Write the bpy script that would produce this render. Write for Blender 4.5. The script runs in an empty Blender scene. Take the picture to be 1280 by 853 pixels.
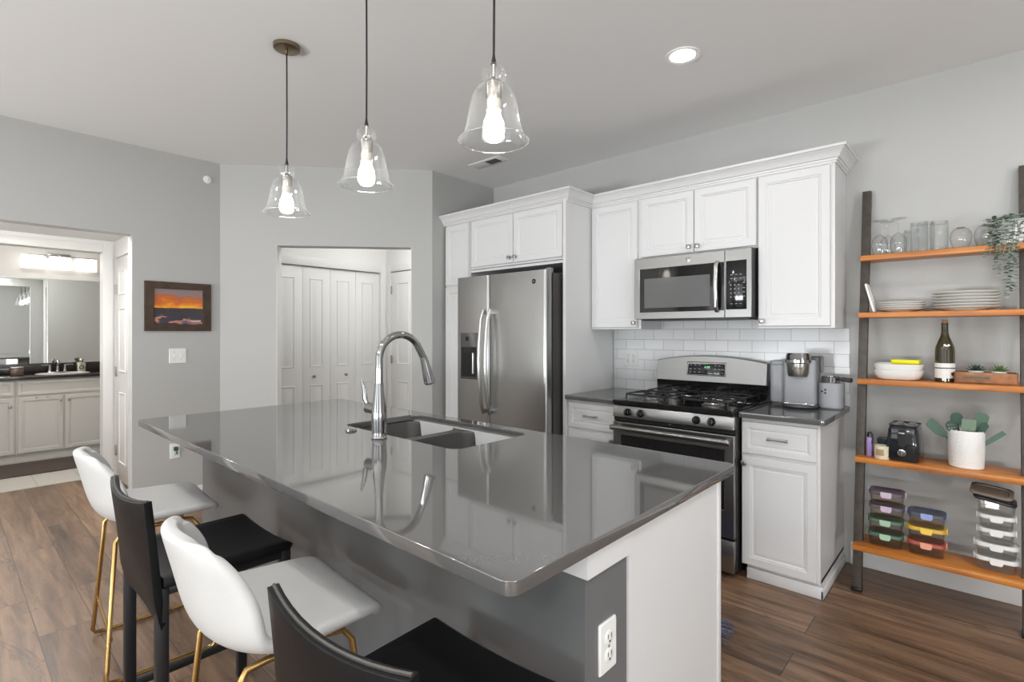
import bpy, bmesh, math, random
from mathutils import Vector, Matrix
random.seed(7)
R = math.radians
S = bpy.context.scene
COL = S.collection

# ------------------------------------------------------------------ camera
CAM = Vector((0.9858, -3.5745, 1.344))
cd = bpy.data.cameras.new('camera')
cam = bpy.data.objects.new('camera', cd); COL.objects.link(cam)
cam.location = CAM
cam.rotation_euler = (R(90), 0, R(90 - 47.8127))
cd.sensor_width = 36.0
cd.lens = 647.689 / 1280 * 36.0
cd.shift_y = -(426.5 - 416.61) / 1280
cd.clip_start = 0.02
S.camera = cam
# ------------------------------------------------------------------ exposure
S.view_settings.view_transform = 'Standard'
S.view_settings.look = 'None'
S.view_settings.gamma = 1.0
S.view_settings.use_curve_mapping = False
S.view_settings.exposure = 0.02
S.cycles.max_bounces = 10
S.cycles.diffuse_bounces = 5
S.cycles.glossy_bounces = 6
S.cycles.transparent_max_bounces = 24
S.cycles.caustics_reflective = False
S.cycles.caustics_refractive = False
S.cycles.sample_clamp_indirect = 6.0
# ------------------------------------------------------------------ world (daylight outside the windows)
W = bpy.data.worlds.new('daylight'); S.world = W; W.use_nodes = True
W.node_tree.nodes['Background'].inputs['Color'].default_value = (0.86, 0.93, 1.0, 1)
W.node_tree.nodes['Background'].inputs['Strength'].default_value = 1.6

H = 2.735
def area(name, loc, rot, sx, sy, power, color=(1, 1, 1)):
    l = bpy.data.lights.new(name, 'AREA'); l.shape = 'RECTANGLE'; l.size = sx; l.size_y = sy
    l.energy = power; l.color = color
    o = bpy.data.objects.new(name, l); COL.objects.link(o); o.location = loc; o.rotation_euler = rot
    return o
# daylight entering by the windows of the living room behind the camera
DAY = (0.93, 0.97, 1.0)
for wx in (-1.9, 1.9):
    area('window_daylight', (wx, -7.44, 1.35), (R(90), 0, 0), 2.2, 1.8, 12, DAY)
    # added uplight outside the opening, tilted up to brighten the ceiling
    area('window_groundlight', (wx, -8.15, 0.3), (R(125), 0, 0), 2.3, 1.1, 330, (0.96, 0.985, 1.0))
area('window_daylight', (4.44, -4.2, 1.35), (R(90), 0, R(90)), 2.4, 1.8, 8, DAY)
area('window_groundlight', (5.15, -4.2, 0.3), (R(125), 0, R(90)), 2.4, 1.1, 190, (0.96, 0.985, 1.0))  # same added ceiling uplight, outside the right-hand window

# ------------------------------------------------------------------ materials
MATS = {}
def mat(name, color, rough=0.5, metal=0.0, spec=0.5, coat=0.0, noise=None, bump=None, emit=0.0, emit_col=None, trans=0.0, ior=1.45, sheen=0.0):
    """noise=(scale, amount) varies the colour, bump=(scale, strength, stretch)"""
    if name in MATS: return MATS[name]
    m = bpy.data.materials.new(name); m.use_nodes = True
    nt = m.node_tree; b = nt.nodes['Principled BSDF']
    c = (*color, 1)
    b.inputs['Base Color'].default_value = c
    b.inputs['Roughness'].default_value = rough
    b.inputs['Metallic'].default_value = metal
    b.inputs['Specular IOR Level'].default_value = spec
    b.inputs['Coat Weight'].default_value = coat
    b.inputs['Transmission Weight'].default_value = trans
    b.inputs['IOR'].default_value = ior
    b.inputs['Sheen Weight'].default_value = sheen
    if emit:
        b.inputs['Emission Color'].default_value = (*(emit_col or color), 1)
        b.inputs['Emission Strength'].default_value = emit
    tc = nt.nodes.new('ShaderNodeTexCoord')
    if noise:
        n = nt.nodes.new('ShaderNodeTexNoise'); n.inputs['Scale'].default_value = noise[0]; n.inputs['Detail'].default_value = 4
        nt.links.new(tc.outputs['Object'], n.inputs['Vector'])
        r = nt.nodes.new('ShaderNodeValToRGB')
        a = noise[1]
        r.color_ramp.elements[0].position = 0.3; r.color_ramp.elements[1].position = 0.7
        r.color_ramp.elements[0].color = (*[max(0, x * (1 - a)) for x in color], 1)
        r.color_ramp.elements[1].color = (*[min(1, x * (1 + a)) for x in color], 1)
        nt.links.new(n.outputs['Fac'], r.inputs['Fac']); nt.links.new(r.outputs['Color'], b.inputs['Base Color'])
    if bump:
        n = nt.nodes.new('ShaderNodeTexNoise'); n.inputs['Scale'].default_value = bump[0]; n.inputs['Detail'].default_value = 3
        mp = nt.nodes.new('ShaderNodeMapping'); mp.inputs['Scale'].default_value = bump[2] if len(bump) > 2 else (1, 1, 1)
        nt.links.new(tc.outputs['Object'], mp.inputs['Vector']); nt.links.new(mp.outputs['Vector'], n.inputs['Vector'])
        bp = nt.nodes.new('ShaderNodeBump'); bp.inputs['Strength'].default_value = bump[1]; bp.inputs['Distance'].default_value = 0.01
        nt.links.new(n.outputs['Fac'], bp.inputs['Height']); nt.links.new(bp.outputs['Normal'], b.inputs['Normal'])
    MATS[name] = m
    return m

def steel_mat(name, color, r0, r1, stretch):
    m = mat(name, color, rough=r0, metal=1.0)
    nt = m.node_tree; b = nt.nodes['Principled BSDF']
    tc = nt.nodes.new('ShaderNodeTexCoord'); mp = nt.nodes.new('ShaderNodeMapping'); mp.inputs['Scale'].default_value = stretch
    n = nt.nodes.new('ShaderNodeTexNoise'); n.inputs['Scale'].default_value = 3.0; n.inputs['Detail'].default_value = 5
    nt.links.new(tc.outputs['Object'], mp.inputs['Vector']); nt.links.new(mp.outputs['Vector'], n.inputs['Vector'])
    mr = nt.nodes.new('ShaderNodeMapRange'); mr.inputs['To Min'].default_value = r0; mr.inputs['To Max'].default_value = r1
    nt.links.new(n.outputs['Fac'], mr.inputs['Value']); nt.links.new(mr.outputs['Result'], b.inputs['Roughness'])
    b.inputs['Anisotropic'].default_value = 0.5
    return m

def glass_mat(name, tint=(1, 1, 1), edge=0.75, base=0.05, power=2.5, rim=(0.95, 0.97, 0.97), rimmix=0.5):
    """thin glass: clear looking through, brighter and reflective towards its edges"""
    if name in MATS: return MATS[name]
    m = bpy.data.materials.new(name); m.use_nodes = True; nt = m.node_tree
    for n in list(nt.nodes): nt.nodes.remove(n)
    out = nt.nodes.new('ShaderNodeOutputMaterial')
    tr = nt.nodes.new('ShaderNodeBsdfTransparent'); tr.inputs['Color'].default_value = (*tint, 1)
    gl = nt.nodes.new('ShaderNodeBsdfGlossy'); gl.inputs['Roughness'].default_value = 0.03; gl.inputs['Color'].default_value = (*rim, 1)
    df = nt.nodes.new('ShaderNodeBsdfTranslucent'); df.inputs['Color'].default_value = (*rim, 1)
    mx0 = nt.nodes.new('ShaderNodeMixShader'); mx0.inputs['Fac'].default_value = rimmix
    nt.links.new(gl.outputs[0], mx0.inputs[1]); nt.links.new(df.outputs[0], mx0.inputs[2])
    lw = nt.nodes.new('ShaderNodeLayerWeight'); lw.inputs['Blend'].default_value = 0.5
    pw = nt.nodes.new('ShaderNodeMath'); pw.operation = 'POWER'; pw.inputs[1].default_value = power
    nt.links.new(lw.outputs['Facing'], pw.inputs[0])
    mr = nt.nodes.new('ShaderNodeMapRange'); mr.inputs['To Min'].default_value = base; mr.inputs['To Max'].default_value = edge
    nt.links.new(pw.outputs[0], mr.inputs['Value'])
    mx = nt.nodes.new('ShaderNodeMixShader'); nt.links.new(mr.outputs['Result'], mx.inputs['Fac'])
    nt.links.new(tr.outputs[0], mx.inputs[1]); nt.links.new(mx0.outputs[0], mx.inputs[2])
    nt.links.new(mx.outputs[0], out.inputs['Surface'])
    MATS[name] = m
    return m

def ramp(nt, stops):
    r = nt.nodes.new('ShaderNodeValToRGB'); e = r.color_ramp.elements
    while len(e) > 1: e.remove(e[0])
    e[0].position = stops[0][0]; e[0].color = (*stops[0][1], 1)
    for p, c in stops[1:]:
        x = e.new(p); x.color = (*c, 1)
    return r

def floor_wood():
    m = bpy.data.materials.new('wood_planks'); m.use_nodes = True; nt = m.node_tree; b = nt.nodes['Principled BSDF']
    N, L = nt.nodes.new, nt.links.new
    tc = N('ShaderNodeTexCoord')
    br = N('ShaderNodeTexBrick'); br.offset = 0.37; br.offset_frequency = 2
    for k, v in (('Scale', 1.0), ('Mortar Size', 0.0016), ('Mortar Smooth', 0.2), ('Bias', 0.0), ('Brick Width', 1.25), ('Row Height', 0.192)): br.inputs[k].default_value = v
    br.inputs['Color1'].default_value = (0.0, 0, 0, 1); br.inputs['Color2'].default_value = (1, 1, 1, 1); br.inputs['Mortar'].default_value = (0.5, 0.5, 0.5, 1)
    mp0 = N('ShaderNodeMapping'); mp0.inputs['Location'].default_value = (0.85, 0.02, 0)
    L(tc.outputs['Object'], mp0.inputs['Vector']); L(mp0.outputs['Vector'], br.inputs['Vector'])
    # grain is stretched along the planks and offset per plank
    sep = N('ShaderNodeSeparateXYZ'); L(tc.outputs['Object'], sep.inputs[0])
    add = N('ShaderNodeMath'); add.operation = 'MULTIPLY_ADD'; add.inputs[1].default_value = 7.0; L(br.outputs['Color'], add.inputs[0]); L(sep.outputs['X'], add.inputs[2])
    cmb = N('ShaderNodeCombineXYZ'); L(add.outputs[0], cmb.inputs['X']); L(sep.outputs['Y'], cmb.inputs['Y']); L(br.outputs['Color'], cmb.inputs['Z'])
    mp = N('ShaderNodeMapping'); mp.inputs['Scale'].default_value = (1.1, 11, 3); L(cmb.outputs[0], mp.inputs['Vector'])
    g = N('ShaderNodeTexNoise'); g.inputs['Scale'].default_value = 1.6; g.inputs['Detail'].default_value = 8; g.inputs['Roughness'].default_value = 0.62; g.inputs['Distortion'].default_value = 0.5
    L(mp.outputs[0], g.inputs['Vector'])
    r = ramp(nt, [(0.28, (0.062, 0.036, 0.023)), (0.45, (0.15, 0.088, 0.052)), (0.58, (0.23, 0.14, 0.085)), (0.75, (0.33, 0.215, 0.14))]); L(g.outputs['Fac'], r.inputs['Fac'])
    # per plank tone
    mxp = N('ShaderNodeMix'); mxp.data_type = 'RGBA'; mxp.blend_type = 'MULTIPLY'; mxp.inputs['Factor'].default_value = 1.0
    rp = ramp(nt, [(0.0, (0.72, 0.70, 0.68)), (1.0, (1.15, 1.12, 1.08))]); L(br.outputs['Color'], rp.inputs['Fac'])
    L(r.outputs['Color'], mxp.inputs['A']); L(rp.outputs['Color'], mxp.inputs['B'])
    # cracks
    mpc = N('ShaderNodeMapping'); mpc.inputs['Scale'].default_value = (0.7, 4.5, 1); L(cmb.outputs[0], mpc.inputs['Vector'])
    ck = N('ShaderNodeTexNoise'); ck.inputs['Scale'].default_value = 1.3; ck.inputs['Detail'].default_value = 5; ck.inputs['Distortion'].default_value = 0.6; L(mpc.outputs[0], ck.inputs['Vector'])
    rc = ramp(nt, [(0.492, (1, 1, 1)), (0.5, (0.35, 0.3, 0.28)), (0.508, (1, 1, 1))]); L(ck.outputs['Fac'], rc.inputs['Fac'])
    mxc = N('ShaderNodeMix'); mxc.data_type = 'RGBA'; mxc.blend_type = 'MULTIPLY'; mxc.inputs['Factor'].default_value = 0.6
    L(mxp.outputs['Result'], mxc.inputs['A']); L(rc.outputs['Color'], mxc.inputs['B'])
    mm = N('ShaderNodeMix'); mm.data_type = 'RGBA'; L(br.outputs['Fac'], mm.inputs['Factor']); L(mxc.outputs['Result'], mm.inputs['A']); mm.inputs['B'].default_value = (0.02, 0.013, 0.01, 1)
    L(mm.outputs['Result'], b.inputs['Base Color'])
    rr = N('ShaderNodeMapRange'); rr.inputs['To Min'].default_value = 0.28; rr.inputs['To Max'].default_value = 0.45; L(g.outputs['Fac'], rr.inputs['Value']); L(rr.outputs[0], b.inputs['Roughness'])
    bp = N('ShaderNodeBump'); bp.inputs['Strength'].default_value = 0.25; bp.inputs['Distance'].default_value = 0.004; L(g.outputs['Fac'], bp.inputs['Height']); L(bp.outputs[0], b.inputs['Normal'])
    return m

def tile_mat(name, w, h, c1, c2, mortar, rough, axis='XZ', msize=0.002, off=0.5, loc=(0, 0, 0)):
    m = bpy.data.materials.new(name); m.use_nodes = True; nt = m.node_tree; b = nt.nodes['Principled BSDF']; L = nt.links.new
    tc = nt.nodes.new('ShaderNodeTexCoord'); sep = nt.nodes.new('ShaderNodeSeparateXYZ'); cmb = nt.nodes.new('ShaderNodeCombineXYZ')
    mp = nt.nodes.new('ShaderNodeMapping'); mp.inputs['Location'].default_value = loc
    L(tc.outputs['Object'], sep.inputs[0]); L(sep.outputs[axis[0]], cmb.inputs['X']); L(sep.outputs[axis[1]], cmb.inputs['Y']); L(cmb.outputs[0], mp.inputs['Vector'])
    br = nt.nodes.new('ShaderNodeTexBrick'); br.offset = off
    for k, v in (('Scale', 1.0), ('Mortar Size', msize), ('Mortar Smooth', 0.15), ('Brick Width', w), ('Row Height', h)): br.inputs[k].default_value = v
    br.inputs['Color1'].default_value = (*c1, 1); br.inputs['Color2'].default_value = (*c2, 1); br.inputs['Mortar'].default_value = (*mortar, 1)
    L(mp.outputs[0], br.inputs['Vector']); L(br.outputs['Color'], b.inputs['Base Color'])
    b.inputs['Roughness'].default_value = rough
    bp = nt.nodes.new('ShaderNodeBump'); bp.invert = True; bp.inputs['Strength'].default_value = 0.6; bp.inputs['Distance'].default_value = 0.002
    L(br.outputs['Fac'], bp.inputs['Height']); L(bp.outputs[0], b.inputs['Normal'])
    return m

def quartz():
    m = mat('grey_quartz', (0.095, 0.093, 0.090), rough=0.05, ior=2.15, noise=(300, 0.04))
    return m

def orange_wood():
    m = bpy.data.materials.new('stained_pine'); m.use_nodes = True; nt = m.node_tree; b = nt.nodes['Principled BSDF']; L = nt.links.new
    tc = nt.nodes.new('ShaderNodeTexCoord'); mp = nt.nodes.new('ShaderNodeMapping'); mp.inputs['Scale'].default_value = (1.2, 14, 14)
    n = nt.nodes.new('ShaderNodeTexNoise'); n.inputs['Scale'].default_value = 2.2; n.inputs['Detail'].default_value = 5; n.inputs['Distortion'].default_value = 0.4
    L(tc.outputs['Object'], mp.inputs['Vector']); L(mp.outputs[0], n.inputs['Vector'])
    r = ramp(nt, [(0.25, (0.28, 0.083, 0.012)), (0.5, (0.49, 0.165, 0.025)), (0.75, (0.62, 0.26, 0.05))]); L(n.outputs['Fac'], r.inputs['Fac'])
    L(r.outputs['Color'], b.inputs['Base Color']); b.inputs['Roughness'].default_value = 0.38
    return m

wall_m = mat('wall_paint', (0.44, 0.44, 0.427), rough=0.65, bump=(180, 0.05))
ceil_m = mat('ceiling_paint', (0.78, 0.78, 0.775), rough=0.8)
white_m = mat('white_cabinet_paint', (0.66, 0.66, 0.66), rough=0.33)
trim_m = mat('white_trim_paint', (0.80, 0.80, 0.785), rough=0.35)
vanity_m = mat('cream_vanity_paint', (0.62, 0.60, 0.56), rough=0.4)
knee_m = mat('grey_island_paint', (0.135, 0.138, 0.14), rough=0.38)
floor_m = floor_wood()
quartz_m = quartz()
wood_m = orange_wood()
steel_m = steel_mat('brushed_steel', (0.37, 0.367, 0.36), 0.27, 0.31, (0.5, 0.5, 90))
steelh_m = steel_mat('brushed_steel_appliance', (0.29, 0.287, 0.28), 0.27, 0.295, (0.4, 60, 60))
chrome_m = mat('chrome', (0.40, 0.40, 0.40), rough=0.1, metal=1.0)
nickel_m = mat('satin_nickel', (0.42, 0.40, 0.37), rough=0.28, metal=1.0)
black_gl = mat('black_enamel', (0.008, 0.008, 0.009), rough=0.08, spec=0.6)
black_m = mat('black_plastic', (0.012, 0.012, 0.013), rough=0.35)
black_metal = mat('black_metal', (0.012, 0.012, 0.013), rough=0.42)
castiron = mat('cast_iron', (0.018, 0.018, 0.02), rough=0.5, bump=(400, 0.1))
dark_steel = mat('fridge_side', (0.045, 0.043, 0.04), rough=0.35, bump=(500, 0.1))
handle_m = mat('polished_steel_handle', (0.62, 0.62, 0.61), rough=0.24, metal=1.0)
window_gl = mat('oven_glass', (0.010, 0.009, 0.009), rough=0.05, spec=0.6)
mesh_gl = mat('microwave_window', (0.12, 0.12, 0.12), rough=0.15)
white_leather = mat('white_leatherette', (0.56, 0.56, 0.55), rough=0.42, bump=(420, 0.12))
black_leather = mat('black_leather', (0.006, 0.006, 0.007), rough=0.42, spec=0.22, bump=(200, 0.04))
gold_m = mat('gold_metal', (0.55, 0.36, 0.14), rough=0.27, metal=1.0)
plastic_w = mat('white_plastic', (0.78, 0.78, 0.76), rough=0.35)
slot_m = mat('dark_slot', (0.03, 0.03, 0.03), rough=0.6)
rail_m = mat('grey_brown_rail', (0.062, 0.052, 0.042), rough=0.5, noise=(30, 0.25))
ceramic_w = mat('white_ceramic', (0.80, 0.79, 0.77), rough=0.2, coat=0.3)
mirror_m = mat('mirror_glass', (0.82, 0.84, 0.83), rough=0.01, metal=1.0)
glass_m = glass_mat('clear_glass', edge=0.9, base=0.05, power=1.9, rimmix=0.14)
drink_gl = glass_mat('drinking_glass', tint=(0.99, 0.995, 0.995), edge=0.85, base=0.06, power=2.0, rim=(0.75, 0.77, 0.77), rimmix=0.12)
bulb_m = mat('bulb_glow', (1, 0.96, 0.9), emit=12.0, emit_col=(1.0, 0.93, 0.84))
lens_m = mat('downlight_glow', (1, 1, 1), emit=400.0, emit_col=(1.0, 0.99, 0.975))
lens_k = mat('kitchen_downlight_glow', (1, 1, 1), emit=90.0, emit_col=(1.0, 0.99, 0.975))
shade_m = mat('vanity_shade_glow', (1, 1, 1), emit=1.7, emit_col=(1.0, 0.96, 0.9))
backsplash_m = tile_mat('white_subway_tile', 0.1545, 0.0763, (0.60, 0.61, 0.62), (0.66, 0.665, 0.67), (0.33, 0.33, 0.33), 0.16, 'XZ', 0.0014, 0.5, (0.05, -0.914 + 0.0763 * 12, 0))
bath_tile = tile_mat('beige_floor_tile', 0.6, 0.3, (0.52, 0.49, 0.43), (0.56, 0.53, 0.47), (0.36, 0.34, 0.31), 0.3, 'XY', 0.003)

# ------------------------------------------------------------------ mesh helper
class MB:
    def __init__(s): s.bm = bmesh.new()
    def _new(s, n0):
        s.bm.verts.ensure_lookup_table(); return s.bm.verts[n0:]
    def box(s, x0, x1, y0, y1, z0, z1, bev=0.0, seg=2, mtx=None):
        b = s.bm
        v = [b.verts.new((x, y, z)) for x in (x0, x1) for y in (y0, y1) for z in (z0, z1)]
        fs = [b.faces.new([v[i] for i in q]) for q in ((0, 1, 3, 2), (4, 6, 7, 5), (0, 4, 5, 1), (2, 3, 7, 6), (0, 2, 6, 4), (1, 5, 7, 3))]
        if mtx is not None: bmesh.ops.transform(b, matrix=mtx, verts=v)
        if bev:
            es = list({e for f in fs for e in f.edges})
            bmesh.ops.bevel(b, geom=es, offset=bev, segments=seg, profile=0.5, affect='EDGES')
        return s
    def hexa(s, pts, bev=0.0):
        """8 points ordered as box(): x0y0z0,x0y0z1,x0y1z0,x0y1z1,x1.."""
        b = s.bm; v = [b.verts.new(p) for p in pts]
        fs = [b.faces.new([v[i] for i in q]) for q in ((0, 1, 3, 2), (4, 6, 7, 5), (0, 4, 5, 1), (2, 3, 7, 6), (0, 2, 6, 4), (1, 5, 7, 3))]
        if bev: bmesh.ops.bevel(b, geom=list({e for f in fs for e in f.edges}), offset=bev, segments=2, profile=0.5, affect='EDGES')
        return s
    def lathe(s, prof, c=(0, 0, 0), seg=32, a0=0.0, a1=360.0, mtx=None):
        """prof: [(r, z)...]"""
        b = s.bm; full = abs(a1 - a0 - 360) < 1e-6; n = seg if full else seg + 1
        rings = []; allv = []
        for r, z in prof:
            if r < 1e-6:
                v = b.verts.new((c[0], c[1], c[2] + z)); rings.append([v] * n); allv.append(v)
            else:
                ring = [b.verts.new((c[0] + r * math.cos(R(a0 + (a1 - a0) * i / seg)), c[1] + r * math.sin(R(a0 + (a1 - a0) * i / seg)), c[2] + z)) for i in range(n)]
                rings.append(ring); allv += ring
        for a, q in zip(rings, rings[1:]):
            for i in range(n if full else n - 1):
                j = (i + 1) % n
                f = []
                for v in (a[i], a[j], q[j], q[i]):
                    if v not in f: f.append(v)
                if len(f) > 2: b.faces.new(f)
        if mtx is not None: bmesh.ops.transform(b, matrix=mtx, verts=allv)
        return s
    def cyl(s, p0, p1, r0, r1=None, seg=20):
        return s.tube([p0, p1], [r0, r0 if r1 is None else r1], seg)
    def tube(s, pts, rad, seg=10, closed=False, flat=None):
        """flat=(a,b): elliptical section scale"""
        b = s.bm; P = [Vector(p) for p in pts]; n = len(P)
        rs = rad if isinstance(rad, (list, tuple)) else [rad] * n
        up = None; rings = []
        for i in range(n):
            if closed: t = (P[(i + 1) % n] - P[i - 1])
            else: t = (P[min(i + 1, n - 1)] - P[max(i - 1, 0)])
            t.normalize()
            if up is None:
                up = Vector((0, 0, 1)) if abs(t.z) < 0.9 else Vector((0, 1, 0))
            u = up - t * up.dot(t)
            if u.length < 1e-4: u = Vector((1, 0, 0)) - t * t.x
            u.normalize(); w = t.cross(u); up = u
            fa, fb = flat or (1, 1)
            rings.append([b.verts.new(P[i] + (u * math.cos(2 * math.pi * k / seg) * fa + w * math.sin(2 * math.pi * k / seg) * fb) * rs[i]) for k in range(seg)])
        m = n if closed else n - 1
        for i in range(m):
            a, q = rings[i], rings[(i + 1) % n]
            for k in range(seg): b.faces.new((a[k], a[(k + 1) % seg], q[(k + 1) % seg], q[k]))
        if not closed:
            b.faces.new(rings[0][::-1]); b.faces.new(rings[-1])
        return s
    def loft(s, loops, cap0=True, cap1=True, closed=True):
        b = s.bm; rs = [[b.verts.new(p) for p in lp] for lp in loops]
        n = len(rs[0])
        for a, q in zip(rs, rs[1:]):
            for k in range(n if closed else n - 1): b.faces.new((a[k], a[(k + 1) % n], q[(k + 1) % n], q[k]))
        if cap0: b.faces.new(rs[0][::-1])
        if cap1: b.faces.new(rs[-1])
        return s
    def panel(s, x0, x1, z0, z1, yb, rings, slope=0):
        """a moulded door seen from -Y: rings = [(inset, y)], back at yb"""
        def lp(i, y): return [(x0 + i, y, z0 + i), (x1 - i, y, z0 + i), (x1 - i, y, z1 - i), (x0 + i, y, z1 - i)]
        s.loft([lp(0, yb)] + [lp(i, y) for i, y in rings])
        return s
    def sphere(s, c, r, seg=16, rings=10, sc=(1, 1, 1)):
        m = Matrix.Translation(c) @ Matrix.Diagonal((r * sc[0], r * sc[1], r * sc[2], 1))
        bmesh.ops.create_uvsphere(s.bm, u_segments=seg, v_segments=rings, radius=1.0, matrix=m)
        return s
    def build(s, name, material, parent=None, smooth=35, mods=None):
        b = s.bm
        bmesh.ops.recalc_face_normals(b, faces=b.faces[:])
        me = bpy.data.meshes.new(name); b.to_mesh(me); b.free()
        if smooth:
            for p in me.polygons: p.use_smooth = True
            me.set_sharp_from_angle(angle=R(smooth))
        o = bpy.data.objects.new(name, me); COL.objects.link(o)
        me.materials.append(material)
        if parent: o.parent = parent
        return o

def rrect(cx, cy, w, h, r, n=6):
    pts = []
    for (sx, sy, a) in ((1, 1, 0), (-1, 1, 90), (-1, -1, 180), (1, -1, 270)):
        for k in range(n + 1):
            t = R(a + 90 * k / n)
            pts.append((cx + sx * (w / 2 - r) + r * math.cos(t), cy + sy * (h / 2 - r) + r * math.sin(t)))
    return pts
def extrude2d(name, loops, z0, z1, material, parent=None, bevel=0.0, mtx=None):
    """flat shape with holes, extruded between z0 and z1"""
    cu = bpy.data.curves.new(name, 'CURVE'); cu.dimensions = '2D'; cu.fill_mode = 'BOTH'
    cu.extrude = (z1 - z0) / 2 - bevel; cu.bevel_depth = bevel; cu.bevel_resolution = 2; cu.offset = -bevel
    for lp in loops:
        sp = cu.splines.new('POLY'); sp.points.add(len(lp) - 1); sp.use_cyclic_u = True
        for p, (x, y) in zip(sp.points, lp): p.co = (x, y, 0, 1)
    t = bpy.data.objects.new(name + '_tmp', cu); COL.objects.link(t)
    dg = bpy.context.evaluated_depsgraph_get(); dg.update()
    me = bpy.data.meshes.new_from_object(t.evaluated_get(dg))
    bpy.data.objects.remove(t); bpy.data.curves.remove(cu)
    me.transform(Matrix.Translation((0, 0, (z0 + z1) / 2)))
    if mtx is not None: me.transform(mtx)
    me.materials.clear(); me.materials.append(material); me.name = name
    for p in me.polygons: p.use_smooth = True
    me.set_sharp_from_angle(angle=R(35))
    o = bpy.data.objects.new(name, me); COL.objects.link(o)
    if parent: o.parent = parent
    return o

def tag(o, label=None, cat=None, group=None, kind=None):
    if label: o['label'] = label
    if cat: o['category'] = cat
    if group: o['group'] = group
    if kind: o['kind'] = kind
    return o
def thing(name, label, cat, loc=(0, 0, 0), rz=0.0, group=None, rot=None):
    o = bpy.data.objects.new(name, None); COL.objects.link(o); o.location = loc
    o.rotation_euler = rot or (0, 0, rz); o.empty_display_size = 0.05
    return tag(o, label, cat, group)
def struct(o): o['kind'] = 'structure'; return o
def copy_tree(o, parent=None):
    kids = [c for c in COL.objects if c.parent == o]
    c = o.copy(); COL.objects.link(c); c.parent = parent
    for k in kids: copy_tree(k, c)
    return c
def subsurf(o, n=2):
    m = o.modifiers.new('sub', 'SUBSURF'); m.levels = n; m.render_levels = n; return o
def text(name, body, size, material, mtx, parent, ext=0.0004):
    c = bpy.data.curves.new(name, 'FONT'); c.body = body; c.size = size; c.extrude = ext; c.align_x = 'CENTER'; c.align_y = 'CENTER'
    t = bpy.data.objects.new(name + '_tmp', c); COL.objects.link(t)
    dg = bpy.context.evaluated_depsgraph_get(); dg.update()
    me = bpy.data.meshes.new_from_object(t.evaluated_get(dg)); bpy.data.objects.remove(t)
    me.transform(mtx); me.materials.clear(); me.materials.append(material)
    o = bpy.data.objects.new(name, me); COL.objects.link(o); o.parent = parent
    return o
FRONT = Matrix.Rotation(R(90), 4, 'X')      # text lying in XY turned to face -Y
def bez(p0, p1, p2, p3, n=10):
    out = []
    for i in range(n + 1):
        t = i / n; a = (1 - t) ** 3; b = 3 * t * (1 - t) ** 2; c = 3 * t * t * (1 - t); d = t ** 3
        out.append(tuple(a * p0[k] + b * p1[k] + c * p2[k] + d * p3[k] for k in range(len(p0))))
    return out

# ================================================================== SETTING
XL = -3.651
DA = Vector((-3.651, -2.031, 0)); DB = Vector((-2.493, -0.75, 0))
DU = (DB - DA).normalized(); DN = Vector((-DU.y, DU.x, 0))   # DN points away from the kitchen
struct(MB().box(-7.2, 4.6, -7.6, 0.15, -0.1, 0).build('floor', floor_m))
struct(MB().box(-6.92, -5.12, -4.6, -1.6, 0, 0.004).build('floor_bathroom', bath_tile))
struct(MB().box(XL - 0.12, 4.6, -7.6, 0.15, H, H + 0.1).build('ceiling', ceil_m))
struct(MB().box(-4.3, -2.4, -2.4, 0.15, H + 0.001, H + 0.1).build('ceiling_pantry_hall', ceil_m))
struct(MB().box(-5.17, XL - 0.12, -3.85, -2.4, 2.2, 2.3).build('ceiling_bath_hall', ceil_m))
struct(MB().box(-7.0, -5.05, -4.65, -1.5, 2.44, 2.54).build('ceiling_bathroom', ceil_m))
struct(MB().box(-4.3, 4.6, 0, 0.12, 0, H).build('wall_back', wall_m))
w = MB().box(4.5, 4.62, -7.6, -5.5, 0, H).box(4.5, 4.62, -2.9, 0.1, 0, H).box(4.5, 4.62, -5.5, -2.9, 0, 0.35).box(4.5, 4.62, -5.5, -2.9, 2.35, H)
struct(w.build('wall_right', wall_m))
w = MB()
for a, b_ in ((-3.8, -3.1), (-0.7, 0.7), (3.1, 4.6)): w.box(a, b_, -7.62, -7.5, 0, H)
for a, b_ in ((-3.1, -0.7), (0.7, 3.1)): w.box(a, b_, -7.62, -7.5, 0, 0.35).box(a, b_, -7.62, -7.5, 2.35, H)
struct(w.build('wall_front', wall_m))
for i, (a, b_) in enumerate(((-3.1, -0.7), (0.7, 3.1))):
    f = MB()
    for z in (0.35, 2.29): f.box(a, b_, -7.61, -7.55, z, z + 0.06)
    for x in (a, (a + b_) / 2 - 0.03, b_ - 0.06): f.box(x, x + 0.06, -7.61, -7.55, 0.35, 2.35)
    f = struct(f.build('window_%d' % (i + 1), trim_m))
f = MB()
for z in (0.35, 2.29): f.box(4.55, 4.61, -5.5, -2.9, z, z + 0.06)
for y in (-5.5, -4.23, -2.96): f.box(4.55, 4.61, y, y + 0.06, 0.35, 2.35)
struct(f.build('window_3', trim_m))
# left wall with the bathroom hall opening (jambs wrapped in drywall)
w = MB().box(XL - 0.115, XL, -2.626, -2.031, 0, H).box(XL - 0.115, XL, -3.72, -2.626, 2.071, H).box(XL - 0.115, XL, -7.6, -3.72, 0, H)
struct(w.build('wall_left', wall_m))
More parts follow.
